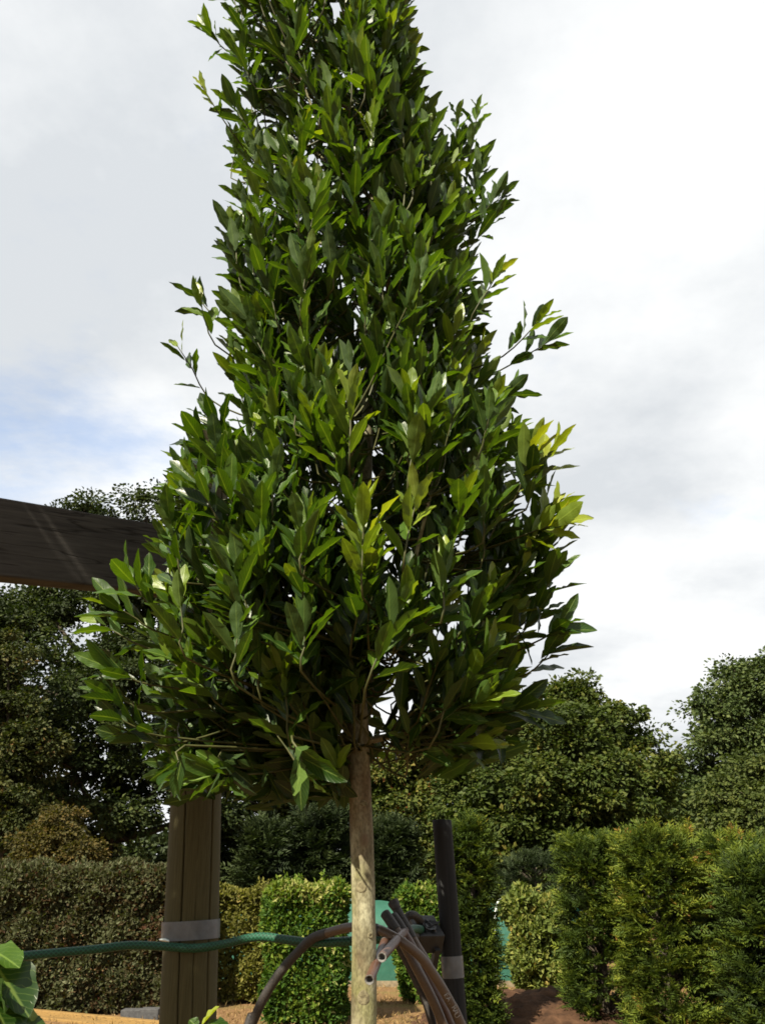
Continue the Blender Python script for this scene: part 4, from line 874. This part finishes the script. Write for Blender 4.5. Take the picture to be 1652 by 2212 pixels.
# the mass of leaves
Vs, Fs, Us, Ts = [], [], [], []; n0 = 0
for kk, (tv, tf, tu) in enumerate(TPL):
    ix = np.where((LK == kk) & ~big)[0]; nv = len(tv)
    V = LB[ix, None] + S_[ix, None] * (tv[None, :, 0:1] * LW[ix, None, None]) + LA[ix, None] * (tv[None, :, 1:2] * LL[ix, None, None]) + Z_[ix, None] * np.where(tv[None, :, 2:3] * 0 == 0, tv[None, :, 2:3], 0) * (LW[ix, None, None] * 1.0)
    Vs.append(V.reshape(-1, 3)); Fs.append((tf[None] + (np.arange(len(ix)) * nv)[:, None, None]).reshape(-1, 4) + n0); n0 += len(ix) * nv
    Us.append(np.tile(tu, (len(ix), 1))); Ts.append(np.repeat(LT[ix], nv))
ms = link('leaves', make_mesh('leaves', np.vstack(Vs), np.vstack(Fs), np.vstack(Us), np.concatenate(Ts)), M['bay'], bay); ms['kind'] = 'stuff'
tme = []
for tv, tf, tu in TPL:
    me = make_mesh('leaf', tv, tf, tu); me.materials.append(M['bay_obj']); tme.append(me)
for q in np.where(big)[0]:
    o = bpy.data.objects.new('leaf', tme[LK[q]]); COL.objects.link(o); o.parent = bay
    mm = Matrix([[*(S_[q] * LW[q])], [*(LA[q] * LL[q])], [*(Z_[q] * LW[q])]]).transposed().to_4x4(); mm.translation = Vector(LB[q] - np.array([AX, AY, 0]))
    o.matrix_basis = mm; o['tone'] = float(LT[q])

# unseen copy of the bay left of the viewpoint, added to shade post and beam
shade_bay = empty('bay_tree', (-1.95, 1.4, 0), 'added bay laurel out of view on the left, shading the timber post and beam', 'tree'); shade_bay.rotation_euler = (0, 0, 2.2)
for o_ in [c for c in bay.children if c.name.split('.')[0] in ('trunk', 'twigs', 'leaves')]:
    c = o_.copy(); COL.objects.link(c); c.parent = shade_bay
# ------------------------------------------------------------------ near plants in the bottom left
def near_plant(name, label, basexy, leaves, stem):
    root = empty(name, (*basexy, 0), label, 'plant'); b = Bag(); b.tube(stem, [.007, .005, .003], 8, 6); link('stem', b.mesh('stem'), M['twig'], root)
    for (p, a, nrm, ln, wd_, k_, tone) in leaves:
        p = np.asarray(p); a = unit(a); S = unit(np.cross(a, unit(nrm))); Z = np.cross(S, a)
        o = bpy.data.objects.new('leaf', tme[k_]); COL.objects.link(o); o.parent = root
        mm = Matrix([[*(S * wd_)], [*(a * ln)], [*(Z * wd_)]]).transposed().to_4x4(); mm.translation = Vector(p - np.array([basexy[0], basexy[1], 0])); o.matrix_basis = mm; o['tone'] = tone
    return root
Yn = 1.25
c0 = at(-30, 2120, Yn); st = [np.array([c0[0] - .02, Yn, 0]), np.array([c0[0] - .01, Yn, .8]), c0]
def lf(x0, y0, x1, y1, nrm, wd_, k_, tone, Y0=Yn, Y1=Yn):
    p, q = at(x0, y0, Y0), at(x1, y1, Y1); return (p, q - p, nrm, np.linalg.norm(q - p), wd_, k_, tone)
near_plant('laurel_plant', 'close leafy laurel stem with broad drooping leaves at the near end of the hose', (c0[0] - .02, Yn),
    [lf(-40, 2045, 42, 2075, (.2, -.5, .8), .045, 1, .60, Yn, Yn - .03), lf(-25, 2060, 66, 2190, (.75, -.6, .1), .062, 0, .34, Yn, Yn - .03), lf(-20, 2100, 30, 2175, (.9, -.3, -.1), .035, 3, .4, Yn - .02, Yn - .06),
     lf(-20, 2150, 35, 2260, (.9, -.4, -.1), .06, 0, .34, Yn - .03, Yn - .05), lf(20, 2190, 85, 2222, (.2, -.5, .8), .04, 1, .72, Yn, Yn), lf(30, 2232, 118, 2226, (.1, -.4, .9), .05, 6, .42, Yn - .03, Yn - .03), lf(-40, 2200, 10, 2230, (.3, -.6, .7), .035, 3, .62), lf(10, 2240, 70, 2212, (0, -.5, .8), .04, 2, .6)], st)
c1 = at(430, 2260, 1.6)
near_plant('laurel_seedling', 'pale edged single leaf shoot standing in front of the timber post', (c1[0], 1.6),
    [lf(436, 2216, 472, 2172, (-.9, -.25, .35), .022, 0, .93, 1.6, 1.6), lf(446, 2212, 492, 2205, (0, -.35, .9), .028, 6, .35, 1.6, 1.58), lf(428, 2222, 412, 2200, (.2, -.6, .7), .02, 1, .5, 1.6, 1.6)],
    [np.array([c1[0], 1.6, 0]), np.array([c1[0] + .01, 1.6, .8]), at(440, 2215, 1.6)])
